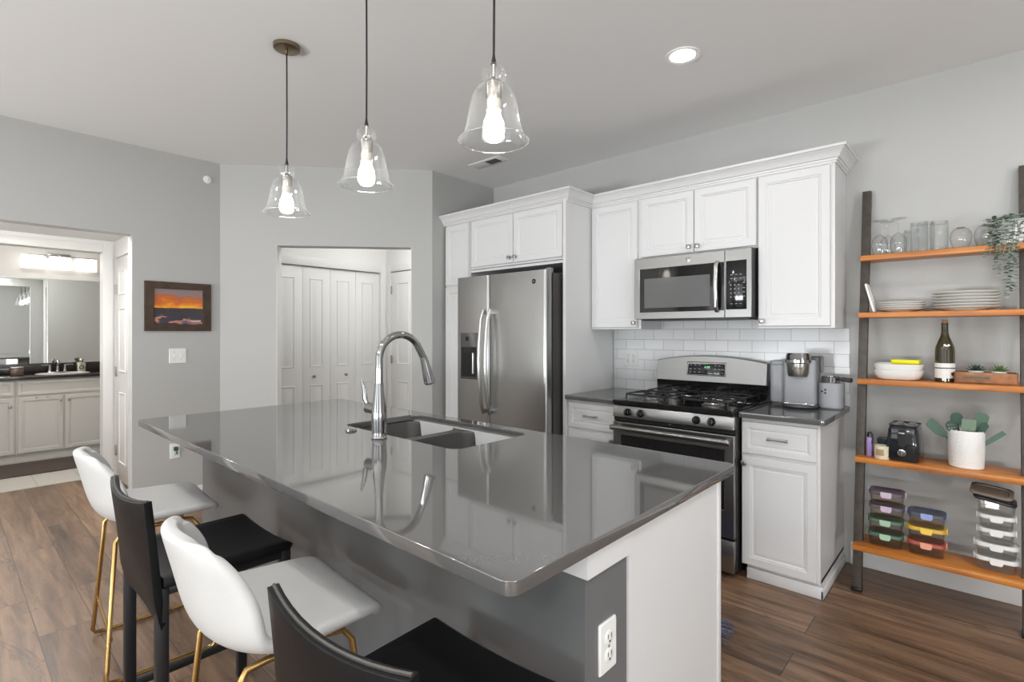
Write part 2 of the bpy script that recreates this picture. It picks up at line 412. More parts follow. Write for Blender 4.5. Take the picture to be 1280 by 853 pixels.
# diagonal wall with the pantry hall opening
def dbox(mb, s0, s1, z0, z1, n0=0.0, n1=0.115):
    pts = []
    for s_ in (s0, s1):
        for n_ in (n0, n1):
            for z in (z0, z1): q = DA + DU * s_ + DN * n_; pts.append((q.x, q.y, z))
    mb.hexa(pts)
Ld = (DB - DA).length
w = MB(); dbox(w, 0, 0.445, 0, H); dbox(w, 0.445, 1.551, 2.072, H); dbox(w, 1.551, Ld, 0, H)
struct(w.build('wall_diagonal', wall_m))
w = MB(); dbox(w, 0.445, 0.449, 0, 2.072, 0.001, 0.114); dbox(w, 1.547, 1.551, 0, 2.072, 0.001, 0.114)
struct(w.build('trim_5', trim_m))
struct(MB().box(-2.60, -2.493, -0.75, 0.0, 0, H).build('wall_nook', wall_m))
# walls of the pantry hall
XB, YB = -4.136, -0.095
w = MB().box(XB - 0.1, XB, -2.36, -1.395, 0, H).box(XB - 0.1, XB, -1.395, -0.178, 2.035, H).box(XB - 0.1, XB, -0.178, 0, 0, H).box(XB - 0.1, XL - 0.1, -2.36, -2.26, 0, H)
struct(w.build('wall_pantry_left', trim_m))
w = MB().box(XB, -4.03, YB, 0.0, 0, H).box(-4.03, -3.27, YB, 0.0, 2.045, H).box(-3.27, -2.6, YB, 0, 0, H)
struct(w.build('wall_pantry_back', trim_m))
struct(MB().box(-4.9, XB - 0.1, -1.7, 0.1, 0, H).build('wall_closet', slot_m))
# walls of the hall to the bathroom
w = MB().box(-5.05, -4.95, -2.476, -2.37, 0, 2.3).box(-4.95, -4.15, -2.476, -2.37, 2.03, 2.3).box(-4.15, XL - 0.11, -2.476, -2.37, 0, 2.3).box(-4.97, -4.13, -2.38, -2.36, 0, 2.3)
struct(w.build('wall_hall_right', trim_m))
struct(MB().box(-5.05, XL - 0.11, -3.95, -3.85, 0, 2.3).build('wall_hall_left', trim_m))
w = MB().box(-5.165, -5.05, -2.566, -1.5, 0, 2.5).box(-5.165, -5.05, -3.42, -2.566, 2.09, 2.5).box(-5.165, -5.05, -4.65, -3.42, 0, 2.5)
struct(w.build('wall_hall_end', trim_m))
struct(MB().box(-7.04, -6.92, -4.65, -1.5, 0, 2.5).build('wall_bathroom_back', mat('bath_wall_paint', (0.62, 0.60, 0.57), rough=0.6)))
w = MB().box(-6.92, -5.165, -1.6, -1.5, 0, 2.5).box(-6.92, -5.165, -4.7, -4.6, 0, 2.5)
struct(w.build('wall_bathroom_side', MATS['bath_wall_paint']))
# casing round the bathroom doorway
w = MB().box(-5.055, -5.035, -2.566, -2.487, 0, 2.165, 0.004).box(-5.055, -5.035, -3.50, -3.42, 0, 2.165, 0.004).box(-5.055, -5.035, -3.42, -2.566, 2.09, 2.165, 0.004)
struct(w.build('trim_1', trim_m))
# casing round bifold and side door
w = MB()
w.box(XB, XB + 0.016, -1.475, -1.395, 0, 2.12, 0.003).box(XB, XB + 0.016, -0.178, -0.10, 0, 2.12, 0.003).box(XB, XB + 0.016, -1.395, -0.178, 2.035, 2.12, 0.003)
struct(w.build('trim_2', trim_m))
w = MB().box(-4.115, -4.035, YB - 0.014, YB, 0, 2.12, 0.003).box(-3.265, -3.19, YB - 0.014, YB, 0, 2.12, 0.003).box(-4.035, -3.265, YB - 0.014, YB, 2.045, 2.12, 0.003)
struct(w.build('trim_3', trim_m))
w = MB().box(-4.95, -4.05, -2.49, -2.476, 2.035, 2.10, 0.003).box(-4.15, -4.05, -2.49, -2.476, 0, 2.035, 0.003)
struct(w.build('trim_4', trim_m))

def panel_door(name, w_, h_, panels, loc, rz, material=trim_m, knob=None, hinges=(), t=0.035, hinge_x=None):
    """moulded door in local XZ facing -Y; panels = [(x0,x1,z0,z1)]"""
    root = MB().box(0, w_, 0, t, 0, h_, 0.002).build(name, material)
    root.location = loc; root.rotation_euler = (0, 0, rz); struct(root)
    for (x0, x1, z0, z1) in panels:
        MB().panel(x0, x1, z0, z1, 0.002, [(0, -0.0022), (0.003, -0.0065), (0.010, -0.0065), (0.016, 0.0015), (0.024, 0.0015), (0.05, -0.006)]).build('door_panel', material, root)
    for z in hinges:
        hx = hinge_x if hinge_x is not None else 0.0
        MB().box(hx - 0.012, hx + 0.012, -0.006, 0.004, z - 0.045, z + 0.045, 0.001).cyl((hx, -0.008, z - 0.047), (hx, -0.008, z + 0.047), 0.006).build('hinge', nickel_m, root)
    if knob:
        k = Matrix.Translation((knob[0], 0, knob[1])) @ Matrix.Rotation(R(90), 4, 'X')
        MB().lathe([(0, 0), (0.012, 0), (0.008, 0.004), (0.006, 0.014), (0.012, 0.018), (0.016, 0.025), (0.013, 0.032), (0, 0.035)], mtx=k, seg=16).build('door_knob', nickel_m, root)
    return root
# bifold leaves: faces +X -> rz = 90deg puts local -Y to +X ; local X -> +Y
lw = (1.214 - 0.008) / 4
for i in range(4):
    y0 = -1.392 + i * (lw + 0.002)
    pr = []
    for (a, b_) in ((0.078, 0.222),):
        pr += [(a, b_, 0.10, 0.80), (a, b_, 0.985, 1.905)]
    panel_door('door_%d' % (i + 1), lw, 2.02, pr, (XB - 0.02, y0, 0.008), R(90), knob=((0.118 if i == 1 else 0.178), 0.885) if i in (1, 2) else None)
p6 = lambda w_: [(a, b_, z0, z1) for (a, b_) in ((0.11, w_ / 2 - 0.05), (w_ / 2 + 0.05, w_ - 0.11)) for (z0, z1) in ((0.16, 0.80), (0.985, 1.905))]
panel_door('door_5', 0.755, 2.03, p6(0.755), (-4.027, YB - 0.002, 0.008), 0, hinges=(0.25, 1.035, 1.83), hinge_x=-0.004)
panel_door('door_6', 0.795, 2.02, [(a, b_, z0, z1) for (a, b_) in ((0.11, 0.35), (0.45, 0.69)) for (z0, z1) in ((0.16, 0.80), (0.985, 1.56), (1.68, 1.9))], (-4.948, -2.478, 0.008), 0, hinges=(0.25, 0.98, 1.74), hinge_x=-0.006)

# baseboards
bb = lambda *a: MB().box(*a, 0.004)
struct(bb(0.42, 4.5, -0.015, 0, 0, 0.13).build('baseboard_back', trim_m))
struct(bb(XL, XL + 0.014, -2.626, -2.031, 0, 0.13).build('baseboard_left', trim_m))
w = MB(); dbox(w, 0, 0.445, 0, 0.13, -0.014, 0); dbox(w, 1.551, Ld, 0, 0.13, -0.014, 0)
struct(w.build('baseboard_diagonal', trim_m))
struct(bb(-2.493, -2.479, -0.75, -0.63, 0, 0.13).build('baseboard_nook', trim_m))
struct(bb(4.486, 4.5, -7.5, 0, 0, 0.13).build('baseboard_right', trim_m))

# backsplash tiles
struct(MB().box(-1.1614, 0.4156, -0.008, -0.0005, 0.914, 1.3715).box(-0.762, 0, -0.008, -0.0005, 1.3715, 1.445).build('wall_backsplash', backsplash_m))

# ================================================================== KITCHEN CABINETS
DOOR_R = [(0.0, 0.006), (0.003, 0.0), (0.043, 0.0), (0.046, 0.004), (0.052, 0.003), (0.056, 0.008), (0.066, 0.008), (0.07, 0.006)]
def cab_door(parent, x0, x1, z0, z1, yf, name='door', material=white_m, frame=1.0, t=0.02):
    rings = [(i * frame, yf + d) for i, d in DOOR_R]
    return MB().panel(x0, x1, z0, z1, yf + t, rings).build(name, material, parent, smooth=20)
def knob(parent, x, z, yf, material=nickel_m):
    m = MB().cyl((x, yf + 0.002, z), (x, yf - 0.016, z), 0.005, 0.005, 10)
    m.box(x - 0.013, x + 0.013, yf - 0.03, yf - 0.015, z - 0.013, z + 0.013, 0.004)
    return m.build('knob', material, parent)
def pull(parent, x, z, yf, w_=0.10):
    m = MB()
    for s_ in (-1, 1): m.cyl((x + s_ * w_ * 0.42, yf + 0.002, z), (x + s_ * w_ * 0.42, yf - 0.024, z), 0.004, 0.004, 8)
    m.tube([(x - w_ / 2, yf - 0.024, z), (x - w_ / 4, yf - 0.027, z), (x, yf - 0.029, z), (x + w_ / 4, yf - 0.027, z), (x + w_ / 2, yf - 0.024, z)], [0.008, 0.005, 0.0045, 0.005, 0.008], 8, flat=(1, 0.7))
    return m.build('handle', nickel_m, parent)

FY = -0.63   # deep cabinet face
# pantry cabinet
t = thing('pantry_cabinet', 'tall narrow white pantry cabinet between the wall corner and the refrigerator', 'cabinet', (-2.475, 0, 0))
MB().box(0, 0.31, FY + 0.02, -0.002, 0.0, 2.285).build('body', white_m, t, 0)
d = cab_door(t, 0.012, 0.30, 1.752, 2.262, FY); knob(d, 0.28, 1.79, FY)
d = cab_door(t, 0.012, 0.30, 0.11, 1.735, FY); knob(d, 0.28, 1.0, FY)
# cabinet above the refrigerator with its full-height side panel
t = thing('refrigerator_cabinet', 'white double-door cabinet above the steel refrigerator with a full-height side panel', 'cabinet', (-2.16, 0, 0))
MB().box(0, 0.965, FY + 0.02, -0.002, 1.865, 2.285).box(0, 0.965, FY + 0.02, FY + 0.04, 1.845, 1.87).build('body', white_m, t, 0)
MB().box(0.965, 0.99, FY - 0.005, -0.002, 0, 2.285).build('side_panel', white_m, t, 0)
d = cab_door(t, 0.02, 0.484, 1.885, 2.262, FY); knob(d, 0.457, 1.925, FY)
d = cab_door(t, 0.490, 0.955, 1.885, 2.262, FY); knob(d, 0.517, 1.925, FY)
# upper cabinets
UY = -0.33
def upper(name, label, x0, x1, z0, z1, doors, knobs):
    t = thing(name, label, 'cabinet', (x0, 0, 0)); w_ = x1 - x0
    MB().box(0, w_, UY + 0.02, -0.002, z0, z1).build('body', white_m, t, 0)
    for (a, b_), k in zip(doors, knobs):
        d = cab_door(t, a, b_, z0 + 0.012, z1 - 0.022, UY)
        knob(d, *k, UY)
    return t
upper('wall_cabinet', 'single-door white wall cabinet between the refrigerator panel and the microwave', -1.170, -0.764, 1.372, 2.285, [(0.012, 0.386)], [(0.365, 1.415)])
upper('wall_cabinet', 'double-door white wall cabinet directly above the microwave', -0.762, 0.0, 1.852, 2.285, [(0.004, 0.378), (0.382, 0.758)], [(0.352, 1.90), (0.408, 1.90)])
upper('wall_cabinet', 'tall single-door white wall cabinet right of the microwave, above the coffee maker', 0.002, 0.3955, 1.372, 2.285, [(0.006, 0.374)], [(0.03, 1.415)])
# crown moulding: profile swept along the cabinet tops
prof = [(0.0, 2.272), (0.008, 2.272), (0.008, 2.283), (0.014, 2.286), (0.016, 2.294), (0.024, 2.298), (0.032, 2.315), (0.046, 2.332), (0.052, 2.336), (0.054, 2.340), (0.062, 2.342), (0.062, 2.356), (0.0, 2.356)]
fyu, fyd = UY + 0.02, FY + 0.015
path = [(-2.493, fyd, (0, -1)), (-1.170, fyd, (1, -1)), (-1.170, fyu, (1, -1)), (0.3955, fyu, (1, -1)), (0.3955, -0.002, (1, 0))]
loops = [[(x + d_ * nx, y + d_ * ny, z) for d_, z in prof] for x, y, (nx, ny) in path]
tag(MB().loft(loops).box(-2.493, -1.170, fyd, -0.002, 2.285, 2.29).box(-1.17, 0.3955, fyu, -0.002, 2.285, 2.29).build('crown_moulding', white_m, smooth=25), 'white stepped crown moulding running along the top of all the wall cabinets', 'moulding')

# base cabinets
def base_cab(label, x0, x1, toe_right):
    t = thing('base_cabinet', label, 'cabinet', (x0, 0, 0)); w_ = x1 - x0; yf = -0.62
    MB().box(0, w_, yf + 0.02, -0.002, 0.075, 0.884).box(0.025 if toe_right else 0, w_, -0.585, -0.002, 0, 0.09).build('body', white_m, t, 0)
    if toe_right:
        MB().box(0.025, w_ + 0.012, -0.598, -0.585, 0, 0.06, 0.003).box(w_, w_ + 0.012, -0.598, -0.016, 0, 0.045, 0.003).build('shoe_moulding', white_m, t)
    d = cab_door(t, 0.006, w_ - 0.012, 0.69, 0.862, yf, 'drawer', frame=0.72); pull(d, w_ / 2, 0.782, yf)
    d = cab_door(t, 0.006, w_ - 0.012, 0.082, 0.674, yf); knob(d, 0.022 if toe_right else w_ - 0.035, 0.637, yf)
    return t
base_cab('white base cabinet with one drawer and door, right of the range', 0.004, 0.385, True)
base_cab('white base cabinet between the range and the refrigerator panel, mostly behind the island', -1.168, -0.768, False)
def counter(label, loops, z0=0.884):
    o = extrude2d('countertop', loops, z0, 0.914, quartz_m, bevel=0.003); return tag(o, label, 'countertop')
counter('small dark grey countertop under the coffee maker, right of the range', [[(0.003, -0.009), (0.003, -0.648)] + [(0.4156 - 0.02 + 0.02 * math.cos(R(a)), -0.648 + 0.02 + 0.02 * math.sin(R(a))) for a in range(-90, 1, 18)] + [(0.4156, -0.009)]])
counter('small dark grey countertop between the range and the refrigerator side panel', [[(-1.168, -0.009), (-1.168, -0.648), (-0.766, -0.648), (-0.766, -0.009)]])

# ================================================================== REFRIGERATOR
t = thing('refrigerator', 'stainless steel side-by-side refrigerator with ice dispenser and black sides', 'refrigerator', (-2.128, 0, 0))
fw, fyf = 0.914, -0.80
MB().box(0.004, fw - 0.004, -0.715, -0.03, 0.02, 1.765, 0.004).build('body', dark_steel, t)
MB().box(0.02, fw - 0.02, -0.76, -0.715, 0.0, 0.06).build('kick_plate', black_m, t)
def fr_door(x0, x1, hole=None):
    m = MB(); m.loft([[(x, y, z) for x, y in rr] for z in (0.07, 1.782) for rr in [rrect((x0 + x1) / 2, (fyf - 0.722) / 2, x1 - x0, abs(fyf + 0.722), 0.022, 5)]])
    return m
sx = 0.362
ld = fr_door(0.002, sx - 0.002).build('freezer_door', steel_m, t, 40)
rd = fr_door(sx + 0.002, fw - 0.002).build('refrigerator_door', steel_m, t, 40)
for par, hx in ((ld, sx - 0.034), (rd, sx + 0.034)):
    m = MB(); m.tube([(hx, fyf - 0.02, 0.74), (hx, fyf - 0.048, 0.82), (hx, fyf - 0.066, 1.0), (hx, fyf - 0.07, 1.13), (hx, fyf - 0.066, 1.26), (hx, fyf - 0.048, 1.44), (hx, fyf - 0.02, 1.52)], 0.0155, 14, flat=(1, 0.8))
    for z in (0.76, 1.50): m.box(hx - 0.012, hx + 0.012, fyf - 0.03, fyf + 0.002, z - 0.016, z + 0.016, 0.004)
    m.build('handle', handle_m, par)
m = MB().box(0.052, 0.248, fyf - 0.004, fyf + 0.002, 0.985, 1.345, 0.003)
disp = m.build('ice_dispenser', mat('dispenser_grey', (0.12, 0.118, 0.115), rough=0.25, metal=0.6), ld)
MB().box(0.066, 0.234, fyf - 0.0055, fyf - 0.003, 1.005, 1.235).build('dispenser_recess', black_gl, disp)
MB().box(0.115, 0.145, fyf - 0.007, fyf - 0.004, 1.285, 1.315).build('dispenser_display', black_gl, disp)
MB().cyl((0.20, fyf - 0.008, 1.03), (0.20, fyf - 0.008, 1.19), 0.009).build('dispenser_lever', nickel_m, disp)
bm_ = Matrix.Translation((0.805, fyf, 1.705)) @ Matrix.Rotation(R(90), 4, 'X')
bd = MB().lathe([(0, 0), (0.017, 0), (0.017, 0.003), (0.015, 0.004), (0, 0.004)], mtx=bm_, seg=24).build('badge', black_gl, rd)
text('badge_letters', 'GE', 0.017, chrome_m, Matrix.Translation((0.805, fyf - 0.0045, 1.705)) @ FRONT, bd)
MB().box(0.86, 0.90, -0.74, -0.70, 1.765, 1.80, 0.006).build('hinge_cover', mat('grey_plastic', (0.25, 0.25, 0.25), rough=0.5), t)

# ================================================================== RANGE
t = thing('gas_range', 'stainless steel and black four-burner gas range below the microwave', 'range', (-0.762, 0, 0))
rw = 0.762
MB().box(0.004, rw - 0.004, -0.655, -0.03, 0.03, 0.90, 0.002).box(0.03, rw - 0.03, -0.60, -0.05, 0, 0.04).build('body', black_m, t)
# cooktop with rim
ct = MB().loft([[(x, y, z) for x, y in rrect(rw / 2, -0.36, w_, h_, 0.012, 3)] for (w_, h_, z) in ((0.758, 0.68, 0.895), (0.758, 0.68, 0.918), (0.75, 0.672, 0.923), (0.70, 0.60, 0.922), (0.68, 0.58, 0.914))]).build('cooktop', black_gl, t)
# front control panel (slightly sloping)
cp = MB().hexa([(0.006, -0.70, 0.815), (0.006, -0.685, 0.888), (0.006, -0.65, 0.815), (0.006, -0.65, 0.888), (rw - 0.006, -0.70, 0.815), (rw - 0.006, -0.685, 0.888), (rw - 0.006, -0.65, 0.815), (rw - 0.006, -0.65, 0.888)], 0.004).build('control_panel', steelh_m, t)
for kx in (0.112, 0.20, 0.548, 0.634):
    kz, ky = 0.85, -0.693
    mt = Matrix.Translation((kx, ky, kz)) @ Matrix.Rotation(R(82), 4, 'X')
    k = MB().lathe([(0, 0), (0.024, 0), (0.024, 0.004), (0.0195, 0.006), (0.0185, 0.022), (0.016, 0.026), (0, 0.026)], mtx=mt, seg=24)
    k.box(-0.0045, 0.0045, -0.02, 0.02, 0.02, 0.036, 0.002, mtx=mt)
    k.build('knob', black_gl, t)
MB().box(0.004, rw - 0.004, -0.675, -0.65, 0.79, 0.815).build('vent_strip', black_m, t)
text('brand_letters', 'GE', 0.012, nickel_m, Matrix.Translation((rw / 2, -0.676, 0.803)) @ FRONT, t)
# oven door: frame with a glass window
def door_frame(x0, x1, z0, z1, a0, a1, b0, b1):
    return [[(x0, z0), (x1, z0), (x1, z1), (x0, z1)], [(a0, b0), (a1, b0), (a1, b1), (a0, b1)]]
TOFRONT = lambda y: Matrix.Translation((0, y, 0)) @ Matrix.Rotation(R(90), 4, 'X')
od = extrude2d('oven_door', door_frame(0.006, rw - 0.006, 0.225, 0.785, 0.06, rw - 0.06, 0.375, 0.703), 0, 0.04, steelh_m, t, 0.004, TOFRONT(-0.652))
MB().box(0.05, rw - 0.05, -0.688, -0.66, 0.36, 0.715).build('window', window_gl, od)
hd = MB().tube([(0.015, -0.735, 0.752), (0.04, -0.738, 0.754), (rw - 0.04, -0.738, 0.754), (rw - 0.015, -0.735, 0.752)], [0.016, 0.019, 0.019, 0.016], 16)
for x in (0.04, rw - 0.04): hd.box(x - 0.014, x + 0.014, -0.735, -0.69, 0.742, 0.766, 0.004)
hd.build('handle', steelh_m, od)
MB().box(0.006, rw - 0.006, -0.692, -0.65, 0.035, 0.212, 0.005).build('drawer', steelh_m, t)
# backguard
MB().box(0.006, rw - 0.006, -0.085, -0.012, 0.905, 1.04).build('riser', black_gl, t)
top = lambda x: 1.150 + 0.040 * (1 - ((x - rw / 2) / (rw / 2)) ** 2)
bl = []
for (dy0, dz0, which) in ((0, 0, 0),):
    N_ = 24; xs = [0.008 + (rw - 0.016) * i / N_ for i in range(N_ + 1)]
    front = [(x, -0.105, 1.012 if 0 < i < N_ else 1.018) for i, x in enumerate(xs)]
    def lp(y, zs, inset=0): return [(x + (inset if i == 0 else -inset if i == N_ else 0), y, zs) for i, x in enumerate(xs)] + [(x + (inset if i == 0 else -inset if i == N_ else 0), y + 0.018, top(x) - inset) for i, x in reversed(list(enumerate(xs)))]
    g = MB().loft([lp(-0.03, 1.012), lp(-0.10, 1.012), lp(-0.106, 1.016, 0.004)])
    bgd = g.build('backguard', steelh_m, t, 30)
disp = MB().hexa([(0.24, -0.1075, 1.062), (0.24, -0.0915, 1.142), (0.24, -0.09, 1.062), (0.24, -0.075, 1.142), (0.495, -0.1075, 1.062), (0.495, -0.0915, 1.142), (0.495, -0.09, 1.062), (0.495, -0.075, 1.142)], 0.006)
dsp = disp.build('display', black_gl, bgd)
MB().tube([(x, -0.104 + (z - 1.06) * 0.14 - 0.003, z) for x, z in ((0.237, 1.058), (0.498, 1.058), (0.498, 1.146), (0.237, 1.146))], 0.003, 8, closed=True).build('display_rim', chrome_m, dsp)
ledm = mat('led_green', (0.15, 0.5, 0.25), emit=1.2)
tilt = Matrix.Rotation(R(90 - 11), 4, 'X')
text('clock_digits', '4:00', 0.022, ledm, Matrix.Translation((0.375, -0.1005, 1.113)) @ tilt, dsp)
labm = mat('grey_legend', (0.35, 0.35, 0.35), rough=0.5)
lg = MB()
for x in (0.262, 0.292, 0.322, 0.43, 0.455, 0.478):
    for z in (1.078, 1.100, 1.125):
        if random.random() < 0.85: yy = -0.1075 + (z - 1.062) * 0.2 - 0.0008; lg.box(x - 0.007, x + 0.007, yy - 0.0004, yy + 0.001, z - 0.002, z + 0.002)
lg.build('button_legends', labm, dsp)
# burners and grates
for i, (bx, by, br_) in enumerate(((0.19, -0.50, 0.052), (0.19, -0.21, 0.04), (0.572, -0.50, 0.055), (0.572, -0.21, 0.036))):
    MB().lathe([(0, 0.913), (br_ + 0.012, 0.913), (br_ + 0.012, 0.92), (br_, 0.926), (br_ * 0.9, 0.934), (0, 0.934)], (bx, by, 0), 24).build('burner', nickel_m, t)
    MB().lathe([(0, 0.934), (br_ * 0.8, 0.934), (br_ * 0.8, 0.941), (br_ * 0.72, 0.944), (0, 0.944)], (bx, by, 0), 24).build('burner_cap', castiron, t)
for gx in (0.19, 0.572):
    g = MB(); zt = 0.955; rr_ = 0.0055
    for (cy, hh) in ((-0.50, 0.13), (-0.21, 0.13)):
        lp_ = [(x, y, zt) for x, y in rrect(gx, cy, 0.27, 0.265, 0.03, 4)]
        g.tube(lp_, rr_, 8, closed=True)
        for dx, dy in ((1, 0), (-1, 0), (0, 1), (0, -1)):
            g.tube([(gx + dx * 0.133, cy + dy * 0.131, zt), (gx + dx * 0.085, cy + dy * 0.085, zt + 0.006), (gx + dx * 0.03, cy + dy * 0.03, zt + 0.006)], rr_, 8)
        for dx in (-1, 1):
            for dy in (-1, 1):
                g.tube([(gx + dx * 0.125, cy + dy * 0.122, zt), (gx + dx * 0.128, cy + dy * 0.126, 0.921)], rr_, 8)
    g.build('grate', castiron, t)

# ================================================================== MICROWAVE
t = thing('microwave', 'over-the-range stainless steel microwave mounted above the gas range', 'microwave', (-0.762, 0, 0))
my = -0.41
MB().box(0.002, 0.757, my + 0.012, -0.01, 1.437, 1.846, 0.003).build('body', black_m, t)
fr = extrude2d('door', door_frame(0.002, 0.604, 1.437, 1.842, 0.042, 0.604 - 0.004, 1.482, 1.772), 0, 0.014, steelh_m, t, 0.002, TOFRONT(my + 0.012))
MB().box(0.03, 0.604, my + 0.001, my + 0.012, 1.47, 1.78).build('door_glass', window_gl, fr)
MB().box(0.075, 0.515, my + 0.0, my + 0.001, 1.51, 1.705).build('window', mesh_gl, fr)
MB().tube([(0.56, my - 0.006, 1.475), (0.56, my - 0.028, 1.50), (0.56, my - 0.036, 1.62), (0.56, my - 0.028, 1.75), (0.56, my - 0.006, 1.775)], 0.0135, 12, flat=(0.7, 1)).build('handle', handle_m, fr)
cpn = extrude2d('control_panel', door_frame(0.606, 0.757, 1.437, 1.842, 0.612, 0.73, 1.486, 1.775), 0, 0.014, steelh_m, t, 0.002, TOFRONT(my + 0.012))
kp = MB().box(0.61, 0.735, my - 0.001, my + 0.012, 1.48, 1.78, 0.002).build('keypad', black_gl, cpn)
lg = MB()
for r_ in range(4):
    for c_ in range(3): lg.box(0.636 + c_ * 0.023, 0.644 + c_ * 0.023, my - 0.0018, my, 1.556 + r_ * 0.024, 1.561 + r_ * 0.024)
for z in (1.517, 1.667, 1.690):
    for x in (0.638, 0.665, 0.69): lg.box(x, x + 0.013, my - 0.0018, my, z, z + 0.003)
for z in (1.56, 1.585, 1.61, 1.64, 1.67): lg.box(0.708, 0.722, my - 0.0018, my, z, z + 0.003)
lg.build('button_legends', labm, kp)
bd = MB().lathe([(0, 0), (0.016, 0), (0.016, 0.003), (0.013, 0.004), (0, 0.004)], mtx=Matrix.Translation((0.378, my - 0.002, 1.792 + 0.015)) @ Matrix.Rotation(R(90), 4, 'X'), seg=24).build('badge', nickel_m, fr)
text('badge_letters', 'GE', 0.016, black_gl, Matrix.Translation((0.378, my - 0.0065, 1.807)) @ FRONT, bd)
MB().box(0.03, 0.73, my + 0.05, -0.06, 1.428, 1.438, 0.002).build('grease_filter', mat('filter_grey', (0.06, 0.06, 0.06), rough=0.4, metal=0.6), t)

# ================================================================== ISLAND
IX0, IX1, IY0, IY1 = -2.1228, 0.3897, -2.9194, -1.8168
KX = 0.355; KY = -2.645; KXL = -2.06
t = thing('kitchen_island', 'kitchen island base with grey painted knee wall and white end panel', 'island', (0, 0, 0))
SXa, SXb, SYa, SYb = -1.235, -0.445, -2.305, -1.885
kw = MB().box(KXL, KX, KY, -2.47, 0.0, 0.886)
MB().box(KXL, KX - 0.04, KY, -2.50, 0.0, 0.886).build('knee_wall', knee_m, t, 0)
MB().box(KX - 0.04, KX, KY, -2.47, 0.0, 0.886).build('end_post', knee_m, t, 0)
cap = MB().box(KX - 0.07, KX + 0.012, KY - 0.008, -2.46, 0.818, 0.886, 0.001).build('white_cap', white_m, t, 0)
m = MB().box(KX - 0.02, KX + 0.004, -2.466, -1.905, 0.0, 0.886).box(KXL, KXL + 0.02, -2.49, -1.87, 0.0, 0.886)
m.box(KXL, KX, -1.905, -1.885, 0.1, 0.886).box(KXL, KX - 0.02, -2.49, -1.95, 0.0, 0.1)
m.build('end_panel', white_m, t, 0)
MB().box(KX - 0.02, KX + 0.008, -1.905, -1.882, 0.0, 0.886, 0.002).build('corner_stile', white_m, t)
MB().box(KXL - 0.012, KX + 0.004, KY - 0.012, KY, 0, 0.09, 0.003).build('baseboard', trim_m, t)
nd = 5; dw_ = (KX - 0.02 - KXL) / nd
for i in range(nd):
    # doors on the working side, facing +Y
    d = MB(); x0 = KXL + i * dw_ + 0.005; x1 = x0 + dw_ - 0.01
    def lq(i_, y): return [(x0 + i_, y, 0.11 + i_), (x0 + i_, y, 0.87 - i_), (x1 - i_, y, 0.87 - i_), (x1 - i_, y, 0.11 + i_)]
    d.loft([lq(0, -1.885), lq(0, -1.869), lq(0.043, -1.865), lq(0.056, -1.872), lq(0.066, -1.872)]).build('door', white_m, t, 20)
def outlet_plate(name, parent, mtx, gangs=1, kind='outlet', material=plastic_w):
    w_ = 0.07 + 0.046 * (gangs - 1)
    pts = lambda i, y: [(x, y, z) for x, z in rrect(0, 0, w_ - 2 * i, 0.115 - 2 * i, 0.004, 2)]
    pl = MB().loft([pts(0, 0), pts(0, -0.003), pts(0.003, -0.006)]).build(name, material, parent)
    if parent is None: pl.matrix_world = mtx
    else: pl.matrix_local = mtx
    for g_ in range(gangs):
        gx = (g_ - (gangs - 1) / 2) * 0.046
        if kind == 'outlet':
            for z in (-0.02, 0.02):
                r_ = MB().lathe([(0, 0), (0.0165, 0), (0.0165, 0.002), (0.015, 0.003), (0, 0.003)], mtx=Matrix.Translation((gx, -0.0055, z)) @ Matrix.Rotation(R(90), 4, 'X'), seg=20).build('receptacle', material, pl)
                MB().box(gx - 0.0075, gx - 0.0055, -0.0092, -0.008, z - 0.001, z + 0.009).box(gx + 0.0055, gx + 0.0075, -0.0092, -0.008, z - 0.001, z + 0.009).cyl((gx, -0.008, z - 0.008), (gx, -0.0092, z - 0.008), 0.0026, seg=8).build('slots', slot_m, r_, 0)
            MB().cyl((gx, -0.005, 0), (gx, -0.0075, 0), 0.003, seg=8).build('screw', nickel_m, pl)
        else:
            MB().box(gx - 0.005, gx + 0.005, -0.009, -0.005, -0.011, 0.011).box(gx - 0.0035, gx + 0.0035, -0.017, -0.005, -0.002, 0.009, 0.001).build('toggle', material, pl)
            MB().cyl((gx, -0.005, 0.03), (gx, -0.007, 0.03), 0.003, seg=8).cyl((gx, -0.005, -0.03), (gx, -0.007, -0.03), 0.003, seg=8).build('screw', nickel_m, pl)
    return pl
op = outlet_plate('outlet', t, Matrix.Translation((KX + 0.0005, -2.56, 0.637)) @ Matrix.Rotation(R(90), 4, 'Z'))
# countertop with the sink cut-out
r_o = 0.028
isl = extrude2d('island_countertop', [rrect((IX0 + IX1) / 2, (IY0 + IY1) / 2, IX1 - IX0, IY1 - IY0, r_o, 6), rrect((SXa + SXb) / 2, (SYa + SYb) / 2, SXb - SXa, SYb - SYa, 0.05, 6)], 0.886, 0.914, quartz_m, bevel=0.0018)
tag(isl, 'large polished dark grey quartz countertop covering the island, with a sink cut-out', 'countertop')
